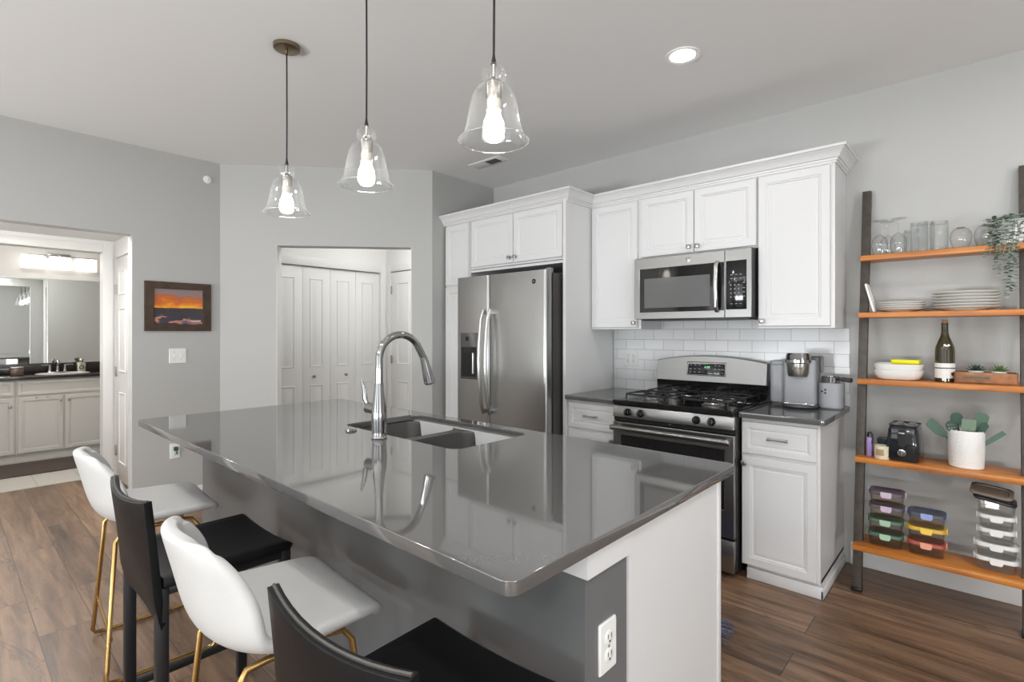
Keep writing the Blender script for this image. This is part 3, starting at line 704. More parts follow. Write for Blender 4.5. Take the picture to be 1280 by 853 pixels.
# sink
t = thing('kitchen_sink', 'double-bowl stainless steel sink set under the island countertop', 'sink', ((SXa + SXb) / 2, (SYa + SYb) / 2, 0.885))
sw, sh = SXb - SXa, SYb - SYa
sink_m = steel_mat('sink_steel', (0.16, 0.157, 0.15), 0.36, 0.44, (40, 3, 3))
xm = -0.0
bowls = []
for (cx, bw) in ((-sw / 4 - 0.006, sw / 2 - 0.045), (sw / 4 + 0.006, sw / 2 - 0.045)):
    m = MB(); bh = sh - 0.03
    m.loft([[(x, y, z) for x, y in rrect(cx, 0, bw - 2 * i, bh - 2 * i, max(0.07 - i, 0.03), 8)] for i, z in ((0, 0.0), (0.002, -0.012), (0.008, -0.17), (0.02, -0.195), (0.045, -0.205))], cap0=False)
    b_ = m.build('basin', sink_m, t, 50)
    MB().lathe([(0, 0), (0.042, 0.0), (0.045, 0.003), (0.03, 0.002), (0.0, -0.001)], (cx, 0.02, -0.204), 24).build('drain', chrome_m, b_)
fl = extrude2d('rim', [rrect(0, 0, sw + 0.03, sh + 0.03, 0.05, 6)] + [rrect(cx, 0, sw / 2 - 0.045, sh - 0.03, 0.07, 8) for cx in (-sw / 4 - 0.006, sw / 4 + 0.006)], -0.002, 0.0, sink_m, t)
# faucet
t = thing('kitchen_faucet', 'tall chrome pull-down gooseneck faucet behind the island sink', 'faucet', (-0.84, -2.369, 0.914))
MB().lathe([(0, 0), (0.031, 0), (0.032, 0.004), (0.029, 0.01), (0.029, 0.03), (0.031, 0.07), (0.030, 0.11), (0.024, 0.16), (0.019, 0.20), (0.018, 0.222), (0.0175, 0.226), (0, 0.226)], seg=28).build('body', chrome_m, t)
pts = [(0, 0, 0.22), (0, 0, 0.28), (0, 0, 0.325)]
pts += [(0, 0.105 - 0.105 * math.cos(R(a)), 0.325 + 0.098 * math.sin(R(a))) for a in range(12, 150, 12)]
pts += [(0, 0.212, 0.347), (0, 0.227, 0.322)]
MB().tube(pts, 0.0155, 18).build('spout', chrome_m, t)
MB().tube([(0, 0.226, 0.324), (0, 0.234, 0.302), (0, 0.252, 0.245), (0, 0.262, 0.212), (0, 0.264, 0.205)], [0.0165, 0.018, 0.024, 0.0265, 0.022], 20).build('spray_head', chrome_m, t)
hm = MB().tube([(-0.02, 0, 0.115), (-0.06, 0, 0.118), (-0.078, 0, 0.118), (-0.088, 0, 0.122)], [0.022, 0.022, 0.024, 0.015], 18)
hm.tube([(-0.082, 0, 0.12), (-0.098, -0.004, 0.15), (-0.102, -0.006, 0.19), (-0.118, -0.01, 0.235)], [0.008, 0.013, 0.011, 0.005], 12, flat=(1, 0.6))
hm.build('handle', chrome_m, t)
tag(MB().lathe([(0, 0), (0.024, 0), (0.025, 0.004), (0.021, 0.009), (0.012, 0.011), (0, 0.011)], (-1.066, -2.363, 0.914)).build('sink_hole_cover', chrome_m), 'small round chrome cap on the island counter left of the faucet', 'hole cover')

# ================================================================== STOOLS
def white_stool(label, cx, fy=-2.755, rz=0.0):
    t = thing('counter_stool', label, 'stool', (cx, fy, 0), rz, 'white leatherette counter stools with gold legs')
    # shell centre line in (y, z), front edge at y=0
    prof = [(0.0, 0.572, 0.20), (-0.006, 0.598, 0.212), (-0.06, 0.603, 0.222), (-0.16, 0.592, 0.232), (-0.27, 0.582, 0.238), (-0.335, 0.588, 0.24), (-0.382, 0.62, 0.24), (-0.405, 0.68, 0.232), (-0.42, 0.75, 0.212), (-0.438, 0.82, 0.188), (-0.447, 0.858, 0.165), (-0.45, 0.872, 0.14)]
    fwd = [0, 0, 0, 0, 0.01, 0.03, 0.07, 0.09, 0.085, 0.07, 0.06, 0.055]
    nu = 12; m = MB(); b = m.bm; grid = []
    for j, (y, z, hw) in enumerate(prof):
        row = []
        back = min(1, max(0, (z - 0.60) / 0.12)) if j > 5 else 0
        mid = max(0, 1 - abs(j - 5.5) / 3.5)
        for i in range(nu + 1):
            u = -1 + 2 * i / nu
            su = math.copysign(abs(u) ** 1.0, u)
            zz = z + (0.03 * mid + 0.004) * abs(u) ** 3 * (1 if j < 9 else 0) + (0.02 * mid * u * u)
            if j >= 9: zz -= (0.03 if j == 11 else 0.018 if j == 10 else 0.006) * u ** 4
            yy = y + fwd[j] * abs(u) ** 2.2
            row.append(b.verts.new((su * hw * (1 - 0.03 * back * u * u), yy, zz)))
        grid.append(row)
    for j in range(len(prof) - 1):
        for i in range(nu): b.faces.new((grid[j][i], grid[j][i + 1], grid[j + 1][i + 1], grid[j + 1][i]))
    sh_ = m.build('seat_shell', white_leather, t, 0)
    for p in sh_.data.polygons: p.use_smooth = True
    so = sh_.modifiers.new('thick', 'SOLIDIFY'); so.thickness = 0.036; so.offset = 0.0
    subsurf(sh_, 2)
    # stitched seam across the back of the shell
    fr_ = MB()
    for s_ in (-1, 1):
        x_t, x_b = 0.155 * s_, 0.235 * s_
        pts = [(x_t, -0.14, 0.555), (x_t, -0.28, 0.553), (x_t, -0.325, 0.548), (x_t + 0.006 * s_, -0.347, 0.52)]
        pts += [(x_b - 0.008 * s_, -0.380, 0.06), (x_b, -0.383, 0.03), (x_b, -0.372, 0.014), (x_b, -0.34, 0.011), (x_b, -0.05, 0.011), (x_b, -0.022, 0.014), (x_b, -0.012, 0.03), (x_b - 0.008 * s_, -0.016, 0.06)]
        pts += [(x_t + 0.006 * s_, -0.062, 0.52), (x_t, -0.085, 0.55), (x_t, -0.13, 0.556)]
        MB().tube(pts, 0.0085, 12).build('leg', gold_m, t, 60)
    MB().tube([(-0.21, -0.366, 0.165), (0.21, -0.366, 0.165)], 0.010, 12, flat=(1, 0.6)).build('rear_brace', gold_m, t)
    fr_.tube([(-0.2, -0.030, 0.22), (0.2, -0.030, 0.22)], 0.009, 12)
    MB().tube([(-0.155, -0.24, 0.555), (0.155, -0.24, 0.555)], 0.008, 10).build('seat_brace', gold_m, t)
    fr_.build('footrest', gold_m, t)
    return t
def black_stool(label, cx, fy=-2.755, rz=0.0):
    t = thing('counter_stool', label, 'stool', (cx, fy, 0), rz, 'black leather counter stools')
    nu = 10; m = MB(); b = m.bm; grid = []
    ys = [0.0, -0.015, -0.10, -0.20, -0.30, -0.385]
    for y in ys:
        row = []
        for i in range(nu + 1):
            u = -1 + 2 * i / nu
            z = 0.618 + 0.012 * u * u - (0.012 if y == 0.0 else 0)
            row.append(b.verts.new((0.207 * u, y, z)))
        grid.append(row)
    for j in range(len(ys) - 1):
        for i in range(nu): b.faces.new((grid[j][i], grid[j][i + 1], grid[j + 1][i + 1], grid[j + 1][i]))
    s_ = m.build('seat', black_leather, t, 60)
    so = s_.modifiers.new('thick', 'SOLIDIFY'); so.thickness = 0.03; so.offset = -1
    bv = s_.modifiers.new('bev', 'BEVEL'); bv.width = 0.008; bv.segments = 2
    # backrest: sleeve with concave top
    m = MB(); b = m.bm; grid = []
    zs = [0.52, 0.535, 0.60, 0.68, 0.76, 0.83, 0.862]
    for z in zs:
        row = []
        for i in range(nu + 1):
            u = -1 + 2 * i / nu
            k = min(1, max(0, (z - 0.56) / 0.22))
            y = -0.388 - 0.035 * (z - 0.52) / 0.34 - 0.024 * k * (1 - u * u)
            zz = z - (0.004 + 0.012 * k) * (1 - u * u) - 0.045 * (u * u) * (1 - k) * (1 if z > 0.53 else 0.4)
            row.append(b.verts.new((0.208 * u, y, zz)))
        grid.append(row)
    for j in range(len(zs) - 1):
        for i in range(nu): b.faces.new((grid[j][i], grid[j][i + 1], grid[j + 1][i + 1], grid[j + 1][i]))
    bk = m.build('backrest', black_leather, t, 60)
    so = bk.modifiers.new('thick', 'SOLIDIFY'); so.thickness = 0.022; so.offset = 0
    bv = bk.modifiers.new('bev', 'BEVEL'); bv.width = 0.008; bv.segments = 3
    seam = [(0.205 * u, -0.423 - 0.024 * (1 - u * u), 0.862 - 0.016 * (1 - u * u) + 0.001) for u in [-1 + i / 8 for i in range(17)]]
    MB().tube(seam, 0.0035, 6).build('piping', mat('dark_piping', (0.05, 0.045, 0.04), rough=0.35), bk)
    for sx_ in (-1, 1):
        for y in (-0.025, -0.385):
            MB().box(sx_ * 0.189 - 0.0165, sx_ * 0.189 + 0.0165, y - 0.0165, y + 0.0165, 0.0, 0.61 if y > -0.1 else 0.60, 0.005, 2).build('leg', black_metal, t)
    a = MB()
    for y in (-0.03, -0.38): a.box(-0.185, 0.185, y - 0.01, y + 0.01, 0.565, 0.592, 0.003)
    for x in (-0.189, 0.189): a.box(x - 0.01, x + 0.01, -0.38, -0.03, 0.575, 0.60, 0.003)
    a.build('seat_frame', black_metal, t)
    for x in (-0.189, 0.189): MB().box(x - 0.010, x + 0.010, -0.38, -0.03, 0.13, 0.155, 0.004).build('side_stretcher', black_metal, t)
    MB().box(-0.185, 0.185, -0.037, -0.013, 0.20, 0.225, 0.004).build('footrest', black_metal, t)
    MB().box(-0.185, 0.185, -0.392, -0.372, 0.10, 0.125, 0.004).build('rear_stretcher', black_metal, t)
    return t
white_stool('white leatherette bucket counter stool with gold legs at the far end of the island', -1.675, rz=R(-4))
black_stool('black leather counter stool between the two white stools at the island', -0.98)
white_stool('white leatherette bucket counter stool between the two black stools at the island', -0.43, rz=R(-4))
black_stool('black leather counter stool nearest the camera, cut off by the bottom edge', 0.17, fy=-2.715, rz=R(2.5))

# ================================================================== PENDANTS AND CEILING FITTINGS
brass_m = mat('antique_brass', (0.24, 0.19, 0.13), rough=0.3, metal=1.0)
cord_m = mat('black_cord', (0.01, 0.01, 0.01), rough=0.6)
def pendant(label, px):
    py, zb = -2.449, 1.926
    t = thing('pendant_light', label, 'pendant light', (px, py, zb), 0, 'clear glass bell pendants over the island')
    MB().lathe([(0, H - zb - 0.022), (0.05, H - zb - 0.022), (0.060, H - zb - 0.018), (0.062, H - zb - 0.001), (0, H - zb - 0.001)], seg=32).cyl((0, 0, H - zb - 0.04), (0, 0, H - zb - 0.02), 0.007).build('canopy', brass_m, t)
    MB().tube([(0, 0, 0.235), (0.002, 0, 0.45), (0.0015, 0, 0.62), (0, 0, H - zb - 0.035)], 0.0036, 8).build('cord', cord_m, t)
    MB().lathe([(0.004, 0.262), (0.005, 0.252), (0.009, 0.234), (0.009, 0.231), (0, 0.231)], seg=14).build('cord_cap', black_m, t)
    sk = MB().lathe([(0, 0.232), (0.0065, 0.232), (0.0065, 0.192), (0.012, 0.185), (0.024, 0.178), (0.026, 0.168), (0.0245, 0.160), (0.0245, 0.135), (0.021, 0.125), (0, 0.125)], seg=24).build('socket', nickel_m, t)
    MB().lathe([(0, 0.13), (0.0205, 0.13), (0.021, 0.105), (0.019, 0.10), (0.024, 0.092), (0.020, 0.086), (0, 0.086)], seg=20).build('bulb_base', mat('bulb_base_white', (0.7, 0.68, 0.6), rough=0.4), t)
    MB().lathe([(0, 0.088), (0.0195, 0.087), (0.024, 0.072), (0.031, 0.055), (0.0335, 0.03), (0.031, 0.012), (0.022, 0.001), (0.01, -0.003), (0, -0.004)], seg=20).build('bulb', bulb_m, t)
    pr = [(0.009, 0.233), (0.02, 0.230), (0.031, 0.221), (0.038, 0.206), (0.039, 0.194), (0.036, 0.18), (0.0315, 0.171), (0.0315, 0.167), (0.043, 0.163), (0.055, 0.153), (0.065, 0.134), (0.072, 0.107), (0.0775, 0.08), (0.082, 0.052), (0.087, 0.031), (0.093, 0.016), (0.101, 0.004), (0.106, 0.0)]
    g = MB().lathe(pr, seg=48).build('glass_shade', glass_m, t)
    MB().tube([(0.106 * math.cos(R(a)), 0.106 * math.sin(R(a)), 0.0) for a in range(0, 360, 8)], 0.0018, 6, closed=True).build('rim', glass_mat('glass_rim', edge=0.95, base=0.6, power=1, rimmix=0.3), g)
    return t
pendant('clear glass bell pendant hanging over the far end of the island, its round canopy visible', -1.505)
pendant('middle of the three clear glass bell pendants over the island', -0.807)
pendant('clear glass bell pendant nearest the camera, largest of the three', -0.109)
def downlight(x, y, label, group=None, lm=None):
    t = thing('recessed_light', label, 'ceiling light', (x, y, H), 0, group)
    MB().lathe([(0.085, -0.001), (0.084, -0.006), (0.062, -0.004), (0.060, 0.0), (0.060, -0.0015)], seg=40).build('trim_ring', plastic_w, t)
    MB().lathe([(0, -0.003), (0.061, -0.003)], seg=40).build('lens', lm or lens_m, t)
downlight(-0.123, -1.08, 'round white recessed ceiling light above the aisle by the range', lm=lens_k)
for (x, y) in ((1.7, -1.3), (3.2, -2.6), (-1.7, -3.6), (0.4, -3.45), (1.9, -4.2), (-2.4, -5.9), (0.2, -5.9), (2.8, -5.2)):  # out-of-view downlights, added for more light from above on stools and room
    downlight(x, y, 'round white recessed ceiling light in the room behind the camera', 'recessed lights behind the camera')
t = thing('ceiling_vent', 'small rectangular ceiling vent with a dark grille near the refrigerator', 'vent', (-1.99, -0.58, H))
MB().box(-0.17, 0.17, -0.065, 0.065, -0.006, -0.0005, 0.002).build('frame', ceil_m, t)
m = MB().box(-0.0, 0.12, -0.04, 0.04, -0.0075, -0.006)
m.build('grille', slot_m, t)
m = MB()
for i in range(7): m.box(0.002, 0.118, -0.037 + i * 0.012, -0.034 + i * 0.012, -0.009, -0.0075)
m.build('slat', mat('vent_grey', (0.12, 0.12, 0.12), rough=0.5), t)
# dome lamp added to brighten the pantry hall, out of sight above the opening
t = thing('ceiling_lamp', 'white dome ceiling lamp inside the pantry hall', 'ceiling light', (-3.15, -0.62, H))
MB().lathe([(0, -0.001), (0.16, -0.001), (0.16, -0.02), (0.15, -0.02), (0, -0.021)], seg=32).build('base', plastic_w, t)
MB().lathe([(0.145, -0.02), (0.14, -0.05), (0.10, -0.075), (0.05, -0.085), (0, -0.088)], seg=32).build('dome', mat('dome_glow', (1, 1, 1), emit=52.0, emit_col=(1, 0.98, 0.95)), t)

def dome(x, y, z, label):  # fill domes added to brighten the bathroom and its hall, kept out of view
    t = thing('ceiling_lamp', label, 'ceiling light', (x, y, z))
    MB().lathe([(0, -0.001), (0.15, -0.001), (0.15, -0.018), (0.14, -0.018), (0, -0.019)], seg=32).build('base', plastic_w, t)
    MB().lathe([(0.135, -0.018), (0.13, -0.045), (0.09, -0.065), (0.04, -0.073), (0, -0.075)], seg=32).build('dome', mat('dome_glow_bright', (1, 1, 1), emit=95.0, emit_col=(1, 0.98, 0.95)), t)
dome(-3.98, -3.2, 2.2, 'white dome ceiling lamp in the hall before the bathroom')
dome(-5.9, -3.1, 2.44, 'white dome ceiling lamp in the bathroom')
# ================================================================== THINGS ON THE WALLS
MX = Matrix.Rotation(R(90), 4, 'Z')   # faces +X
def on_left(y, z, x=XL): return Matrix.Translation((x, y, z)) @ MX
t = outlet_plate('light_switch', None, on_left(-2.334, 1.167), 2, 'toggle'); tag(t, 'double white light switch plate under the framed sunset picture', 'light switch')
t = outlet_plate('power_outlet', None, on_left(-2.352, 0.43), 1, 'outlet'); tag(t, 'white power outlet low on the left wall beside the island counter end', 'outlet')
pg = MB().box(-0.014, 0.014, -0.04, -0.008, 0.005, 0.035, 0.004).tube([(0, -0.035, 0.015), (0, -0.045, 0.0), (0.005, -0.04, -0.02)], 0.004, 8).build('plug_in_night_light', mat('dark_green_plastic', (0.02, 0.07, 0.05), rough=0.3))
pg.matrix_world = on_left(-2.352, 0.43); tag(pg, 'small dark green plug-in device in the outlet on the left wall', 'plug-in')
t = outlet_plate('power_outlet', None, Matrix.Translation((-1.008, -0.008, 1.150)), 2, 'outlet', mat('outlet_tile_white', (0.62, 0.62, 0.61), rough=0.4)); tag(t, 'white double outlet plate on the subway tiles left of the range', 'outlet')
o = MB().lathe([(0, 0), (0.030, 0), (0.032, 0.004), (0.026, 0.010), (0.014, 0.010), (0.012, 0.018), (0, 0.02)], seg=24, mtx=Matrix.Rotation(R(90), 4, 'Y')).build('sprinkler_head', plastic_w)
o.location = (XL, -2.125, 2.585); tag(o, 'small round white sprinkler cover high on the wall near the corner', 'sprinkler')
# framed picture
def sunset():
    m = bpy.data.materials.new('sunset_print'); m.use_nodes = True; nt = m.node_tree; b = nt.nodes['Principled BSDF']; L, N = nt.links.new, nt.nodes.new
    tc = N('ShaderNodeTexCoord'); sep = N('ShaderNodeSeparateXYZ'); L(tc.outputs['Generated'], sep.inputs[0])
    mp = N('ShaderNodeMapping'); mp.inputs['Scale'].default_value = (2.0, 1, 5); L(tc.outputs['Generated'], mp.inputs['Vector'])
    n = N('ShaderNodeTexNoise'); n.inputs['Scale'].default_value = 1.3; n.inputs['Detail'].default_value = 6; n.inputs['Distortion'].default_value = 0.5; L(mp.outputs[0], n.inputs['Vector'])
    # height perturbed by clouds
    ma = N('ShaderNodeMath'); ma.operation = 'MULTIPLY_ADD'; ma.inputs[1].default_value = 0.7; L(n.outputs['Fac'], ma.inputs[0]); 
    sb = N('ShaderNodeMath'); sb.operation = 'SUBTRACT'; sb.inputs[1].default_value = 0.36; L(sep.outputs['Z'], sb.inputs[0]); L(sb.outputs[0], ma.inputs[2])
    sky = ramp(nt, [(0.42, (0.90, 0.50, 0.05)), (0.5, (0.85, 0.30, 0.03)), (0.6, (0.62, 0.16, 0.03)), (0.74, (0.45, 0.13, 0.06)), (0.86, (0.28, 0.20, 0.19)), (1.0, (0.24, 0.21, 0.21))]); L(ma.outputs[0], sky.inputs['Fac'])
    wat = ramp(nt, [(0.0, (0.10, 0.07, 0.08)), (0.38, (0.045, 0.04, 0.05)), (0.5, (0.06, 0.05, 0.065)), (0.56, (0.62, 0.28, 0.18)), (0.62, (0.22, 0.14, 0.2)), (0.8, (0.04, 0.04, 0.05))])
    L(n.outputs['Fac'], wat.inputs['Fac'])
    # land band between water and sky
    isk = N('ShaderNodeMath'); isk.operation = 'GREATER_THAN'; 
    hz = N('ShaderNodeMath'); hz.operation = 'MULTIPLY_ADD'; hz.inputs[1].default_value = 0.06; hz.inputs[2].default_value = 0.43
    sn = N('ShaderNodeTexNoise'); sn.inputs['Scale'].default_value = 2.2; cx = N('ShaderNodeCombineXYZ'); L(sep.outputs['X'], cx.inputs[0]); L(sep.outputs['Y'], cx.inputs[1]); L(cx.outputs[0], sn.inputs['Vector'])
    L(sn.outputs['Fac'], hz.inputs[0]); L(sep.outputs['Z'], isk.inputs[0]); L(hz.outputs[0], isk.inputs[1])
    isl_ = N('ShaderNodeMath'); isl_.operation = 'GREATER_THAN'; isl_.inputs[1].default_value = 0.27; L(sep.outputs['Z'], isl_.inputs[0])
    m1 = N('ShaderNodeMix'); m1.data_type = 'RGBA'; L(isl_.outputs[0], m1.inputs['Factor']); L(wat.outputs['Color'], m1.inputs['A']); m1.inputs['B'].default_value = (0.05, 0.045, 0.055, 1)
    m2 = N('ShaderNodeMix'); m2.data_type = 'RGBA'; L(isk.outputs[0], m2.inputs['Factor']); L(m1.outputs['Result'], m2.inputs['A']); L(sky.outputs['Color'], m2.inputs['B'])
    L(m2.outputs['Result'], b.inputs['Base Color']); b.inputs['Roughness'].default_value = 0.06; b.inputs['Coat Weight'].default_value = 0.6
    return m
t = thing('framed_picture', 'dark wood framed sunset landscape picture hanging on the left wall', 'picture', (XL, -2.328, 1.5485), R(90))
fm = mat('dark_walnut_frame', (0.055, 0.032, 0.02), rough=0.5, noise=(14, 0.35))
extrude2d('frame', [[(-0.225, -0.188), (0.225, -0.188), (0.225, 0.188), (-0.225, 0.188)], [(-0.165, -0.135), (0.165, -0.135), (0.165, 0.135), (-0.165, 0.135)]], 0, 0.022, fm, t, 0.003, TOFRONT(0))
pr_ = MB().box(-0.168, 0.168, -0.012, -0.004, -0.138, 0.138).build('print', sunset(), t, 0)
MB().tube([(x, -0.0132, z) for x, z in ((0.085, -0.112), (0.09, -0.104), (0.095, -0.113), (0.102, -0.107), (0.108, -0.113), (0.116, -0.107), (0.122, -0.113), (0.13, -0.106), (0.136, -0.112), (0.15, -0.103), (0.144, -0.109))], 0.003, 6).build('signature', plastic_w, pr_)

# ================================================================== COFFEE MAKER
t = thing('coffee_maker', 'grey single-serve coffee maker with milk frother on the right counter', 'coffee maker', (0.205, -0.20, 0.914), R(4))
kg = mat('silver_grey_plastic', (0.30, 0.31, 0.33), rough=0.38)
kd = mat('dark_grey_plastic', (0.07, 0.07, 0.075), rough=0.35)
def rb(m, cx, cy, w_, h_, r_, zs):
    return m.loft([[(x, y, z) for x, y in rrect(cx, cy, w_ - 2 * i, h_ - 2 * i, max(r_ - i, 0.002), 5)] for i, z in zs])
rb(MB(), 0.0, 0.035, 0.165, 0.21, 0.02, ((0.003, 0.02), (0, 0.03), (0, 0.27), (0.004, 0.276))).build('body', kg, t)
MB().lathe([(0, 0), (0.085, 0), (0.092, 0.008), (0.090, 0.018), (0.07, 0.022), (0, 0.022)], (0, -0.03, 0.002), 32).build('drip_base', kd, t)
MB().box(-0.08, 0.08, -0.075, -0.03, 0.014, 0.03, 0.006).build('drip_tray_edge', chrome_m, t)
hd = MB().lathe([(0, 0.182), (0.052, 0.182), (0.054, 0.188), (0.058, 0.20), (0.061, 0.262), (0, 0.262)], (-0.005, -0.055, 0), 32).build('brew_head', nickel_m, t)
MB().lathe([(0.061, 0.255), (0.070, 0.262), (0.070, 0.278), (0.066, 0.283), (0.064, 0.305), (0.058, 0.315), (0, 0.317)], (-0.005, -0.055, 0), 32).box(-0.072, -0.05, -0.075, -0.035, 0.262, 0.278, 0.004).build('lid', chrome_m, hd)
text('brand_letters', 'KEURIG', 0.018, kd, Matrix.Translation((0.004, -0.1165, 0.228)) @ Matrix.Rotation(R(8), 4, 'Z') @ FRONT, hd)
rb(MB(), 0.055, 0.06, 0.09, 0.14, 0.02, ((0, 0.20), (0, 0.29), (0.006, 0.296))).build('rear_housing', kd, t)
wt = glass_mat('smoke_tank', tint=(0.72, 0.73, 0.75), edge=0.7, base=0.25, power=1.6, rim=(0.6, 0.62, 0.65), rimmix=0.4)
rb(MB(), -0.125, 0.075, 0.085, 0.17, 0.03, ((0.004, 0.02), (0, 0.03), (0, 0.24), (0.004, 0.246))).build('water_tank', mat('smoked_tank', (0.36, 0.37, 0.39), rough=0.25), t)
rb(MB(), -0.125, 0.075, 0.095, 0.18, 0.035, ((0.003, 0.24), (0, 0.246), (0.003, 0.263))).build('tank_lid', kg, t)
rb(MB(), 0.145, 0.055, 0.125, 0.15, 0.045, ((0.006, 0.0), (0, 0.008), (0, 0.140), (0.004, 0.146))).build('frother_base', kg, t)
MB().lathe([(0, 0.14), (0.045, 0.14), (0.047, 0.178), (0.045, 0.18), (0.043, 0.15), (0, 0.15)], (0.142, 0.055, 0), 28).build('frother_cup', chrome_m, t)
MB().tube([(0.185, 0.05, 0.168), (0.205, 0.035, 0.168), (0.245, 0.01, 0.166)], [0.009, 0.0135, 0.0135], 14).build('frother_handle', kd, t)
m = MB()
for dx, dz in ((-0.012, 0.0), (0.004, 0.009), (0.004, -0.009)): m.cyl((0.12 + dx, -0.019, 0.10 + dz), (0.12 + dx, -0.0225, 0.10 + dz), 0.0055, seg=14)
m.build('buttons', black_m, t)

# ================================================================== LADDER SHELF
LX0, LX1 = 0.488, 1.165
t = thing('ladder_shelf', 'leaning ladder shelf with orange stained wood boards and dark side rails', 'shelf', (0, 0, 0))
def ry(z): return -0.045 - 0.331 * (1 - z / 2.15)
for x0 in (0.483, 1.12):
    z0, z1 = 0.02, (2.15 if x0 < 1 else 2.16)
    MB().hexa([(x0, ry(z0), z0), (x0, ry(z1), z1), (x0, ry(z0) + 0.045, z0), (x0, ry(z1) + 0.040, z1), (x0 + 0.04, ry(z0), z0), (x0 + 0.04, ry(z1), z1), (x0 + 0.04, ry(z0) + 0.045, z0), (x0 + 0.04, ry(z1) + 0.040, z1)], 0.002).build('rail', rail_m, t)
    MB().box(x0 - 0.003, x0 + 0.043, -0.381, -0.328, 0.0, 0.022, 0.003).build('foot', black_m, t)
SH = [(1.77, -0.165, -0.015), (1.455, -0.232, -0.02), (1.098, -0.262, -0.03), (0.692, -0.335, -0.09), (0.25, -0.402, -0.185)]
for (z, yf, yb) in SH:
    MB().box(LX0, LX1, yf, yb, z - 0.028, z, 0.003).build('shelf_board', wood_m, t)

# --- top shelf: glassware (upside down)
def wine_glass(x, y, label):
    o = MB().lathe([(0.030, 0.0), (0.036, 0.03), (0.038, 0.055), (0.034, 0.085), (0.018, 0.105), (0.004, 0.115), (0.0035, 0.13), (0.0035, 0.178), (0.006, 0.184), (0.034, 0.188), (0.034, 0.19), (0.0, 0.191)], seg=24).build('wine_glass', drink_gl)
    o.location = (x, y, 1.77); return tag(o, label, 'wine glass', 'upturned wine glasses on the top shelf')
wine_glass(0.572, -0.115, 'upside-down wine glass at the left end of the top shelf')
wine_glass(0.655, -0.118, 'upside-down wine glass second from the left rail on the top shelf')
wine_glass(0.60, -0.052, 'upside-down wine glass in the back row at the left of the top shelf')
def tumbler(x, y, label, h=0.155, r=0.037):
    o = MB().lathe([(r * 0.93, 0.0), (r, h * 0.5), (r, h * 0.9), (r * 0.96, h), (r * 0.8, h + 0.002), (r * 0.82, h - 0.014), (0, h - 0.016)], seg=24).build('tumbler', drink_gl)
    o.location = (x, y, 1.77); return tag(o, label, 'tumbler', 'upturned tumblers on the top shelf')
tumbler(0.742, -0.118, 'tall upside-down tumbler beside the wine glasses on the top shelf')
tumbler(0.824, -0.118, 'tall upside-down tumbler beside the round stemless glass on the top shelf', 0.148)
tumbler(0.765, -0.048, 'upside-down tumbler in the back row behind the front tumblers', 0.165)
tumbler(0.705, -0.050, 'upside-down tumbler in the back row behind the second wine glass', 0.13, 0.034)
def stemless(x, label):
    o = MB().lathe([(0.030, 0.0), (0.040, 0.03), (0.045, 0.058), (0.040, 0.085), (0.026, 0.102), (0.015, 0.106), (0, 0.107)], seg=24).build('stemless_glass', drink_gl)
    o.location = (x, -0.115, 1.77)
    MB().lathe([(0.018, 0.1045), (0.016, 0.108), (0, 0.1085)], seg=20).build('glass_base', mat('amber_glass', (0.25, 0.15, 0.05), rough=0.15), o)
    return tag(o, label, 'glass', 'upturned stemless glasses on the top shelf')
stemless(0.908, 'upside-down round stemless glass with amber base, right of the tumblers')
stemless(1.0, 'upside-down round stemless glass partly hidden behind the trailing plant')
# trailing plant
t = thing('trailing_plant', 'trailing artificial eucalyptus in a white pot at the top shelf end', 'plant', (1.085, -0.085, 1.77))
MB().lathe([(0, 0), (0.045, 0), (0.05, 0.004), (0.064, 0.115), (0.066, 0.12), (0.062, 0.122), (0.058, 0.11), (0, 0.105)], seg=32).build('pot', ceramic_w, t)
leaf_a = mat('eucalyptus_leaf', (0.085, 0.13, 0.085), rough=0.5, noise=(40, 0.35)); leaf_b = mat('eucalyptus_leaf_pale', (0.36, 0.42, 0.34), rough=0.5)
def leaf(m, p, d, up, l, w_):
    d = d.normalized(); s_ = d.cross(up)
    if s_.length < 1e-3: s_ = Vector((1, 0, 0))
    s_.normalize(); n_ = s_.cross(d)
    pts = [p, p + d * l * 0.3 + s_ * w_ * 0.8, p + d * l * 0.7 + s_ * w_, p + d * l, p + d * l * 0.7 - s_ * w_, p + d * l * 0.3 - s_ * w_ * 0.8]
    lo = [m.bm.verts.new(q) for q in pts]; hi = [m.bm.verts.new(q + n_ * 0.0012) for q in pts]
    m.bm.faces.new(lo[::-1]); m.bm.faces.new(hi)
    for i in range(6): m.bm.faces.new((lo[i], lo[(i + 1) % 6], hi[(i + 1) % 6], hi[i]))
strands = [(-0.075, -0.045, 0.20), (-0.055, -0.07, 0.19), (-0.035, -0.085, 0.26), (-0.015, -0.09, 0.29), (0.0, -0.092, 0.38), (0.012, -0.092, 0.33), (0.028, -0.09, 0.40), (0.04, -0.085, 0.36), (-0.065, -0.06, 0.12), (0.02, -0.092, 0.25), (-0.045, -0.08, 0.16), (0.055, -0.07, 0.10), (0.005, -0.093, 0.20), (-0.025, -0.088, 0.22)]
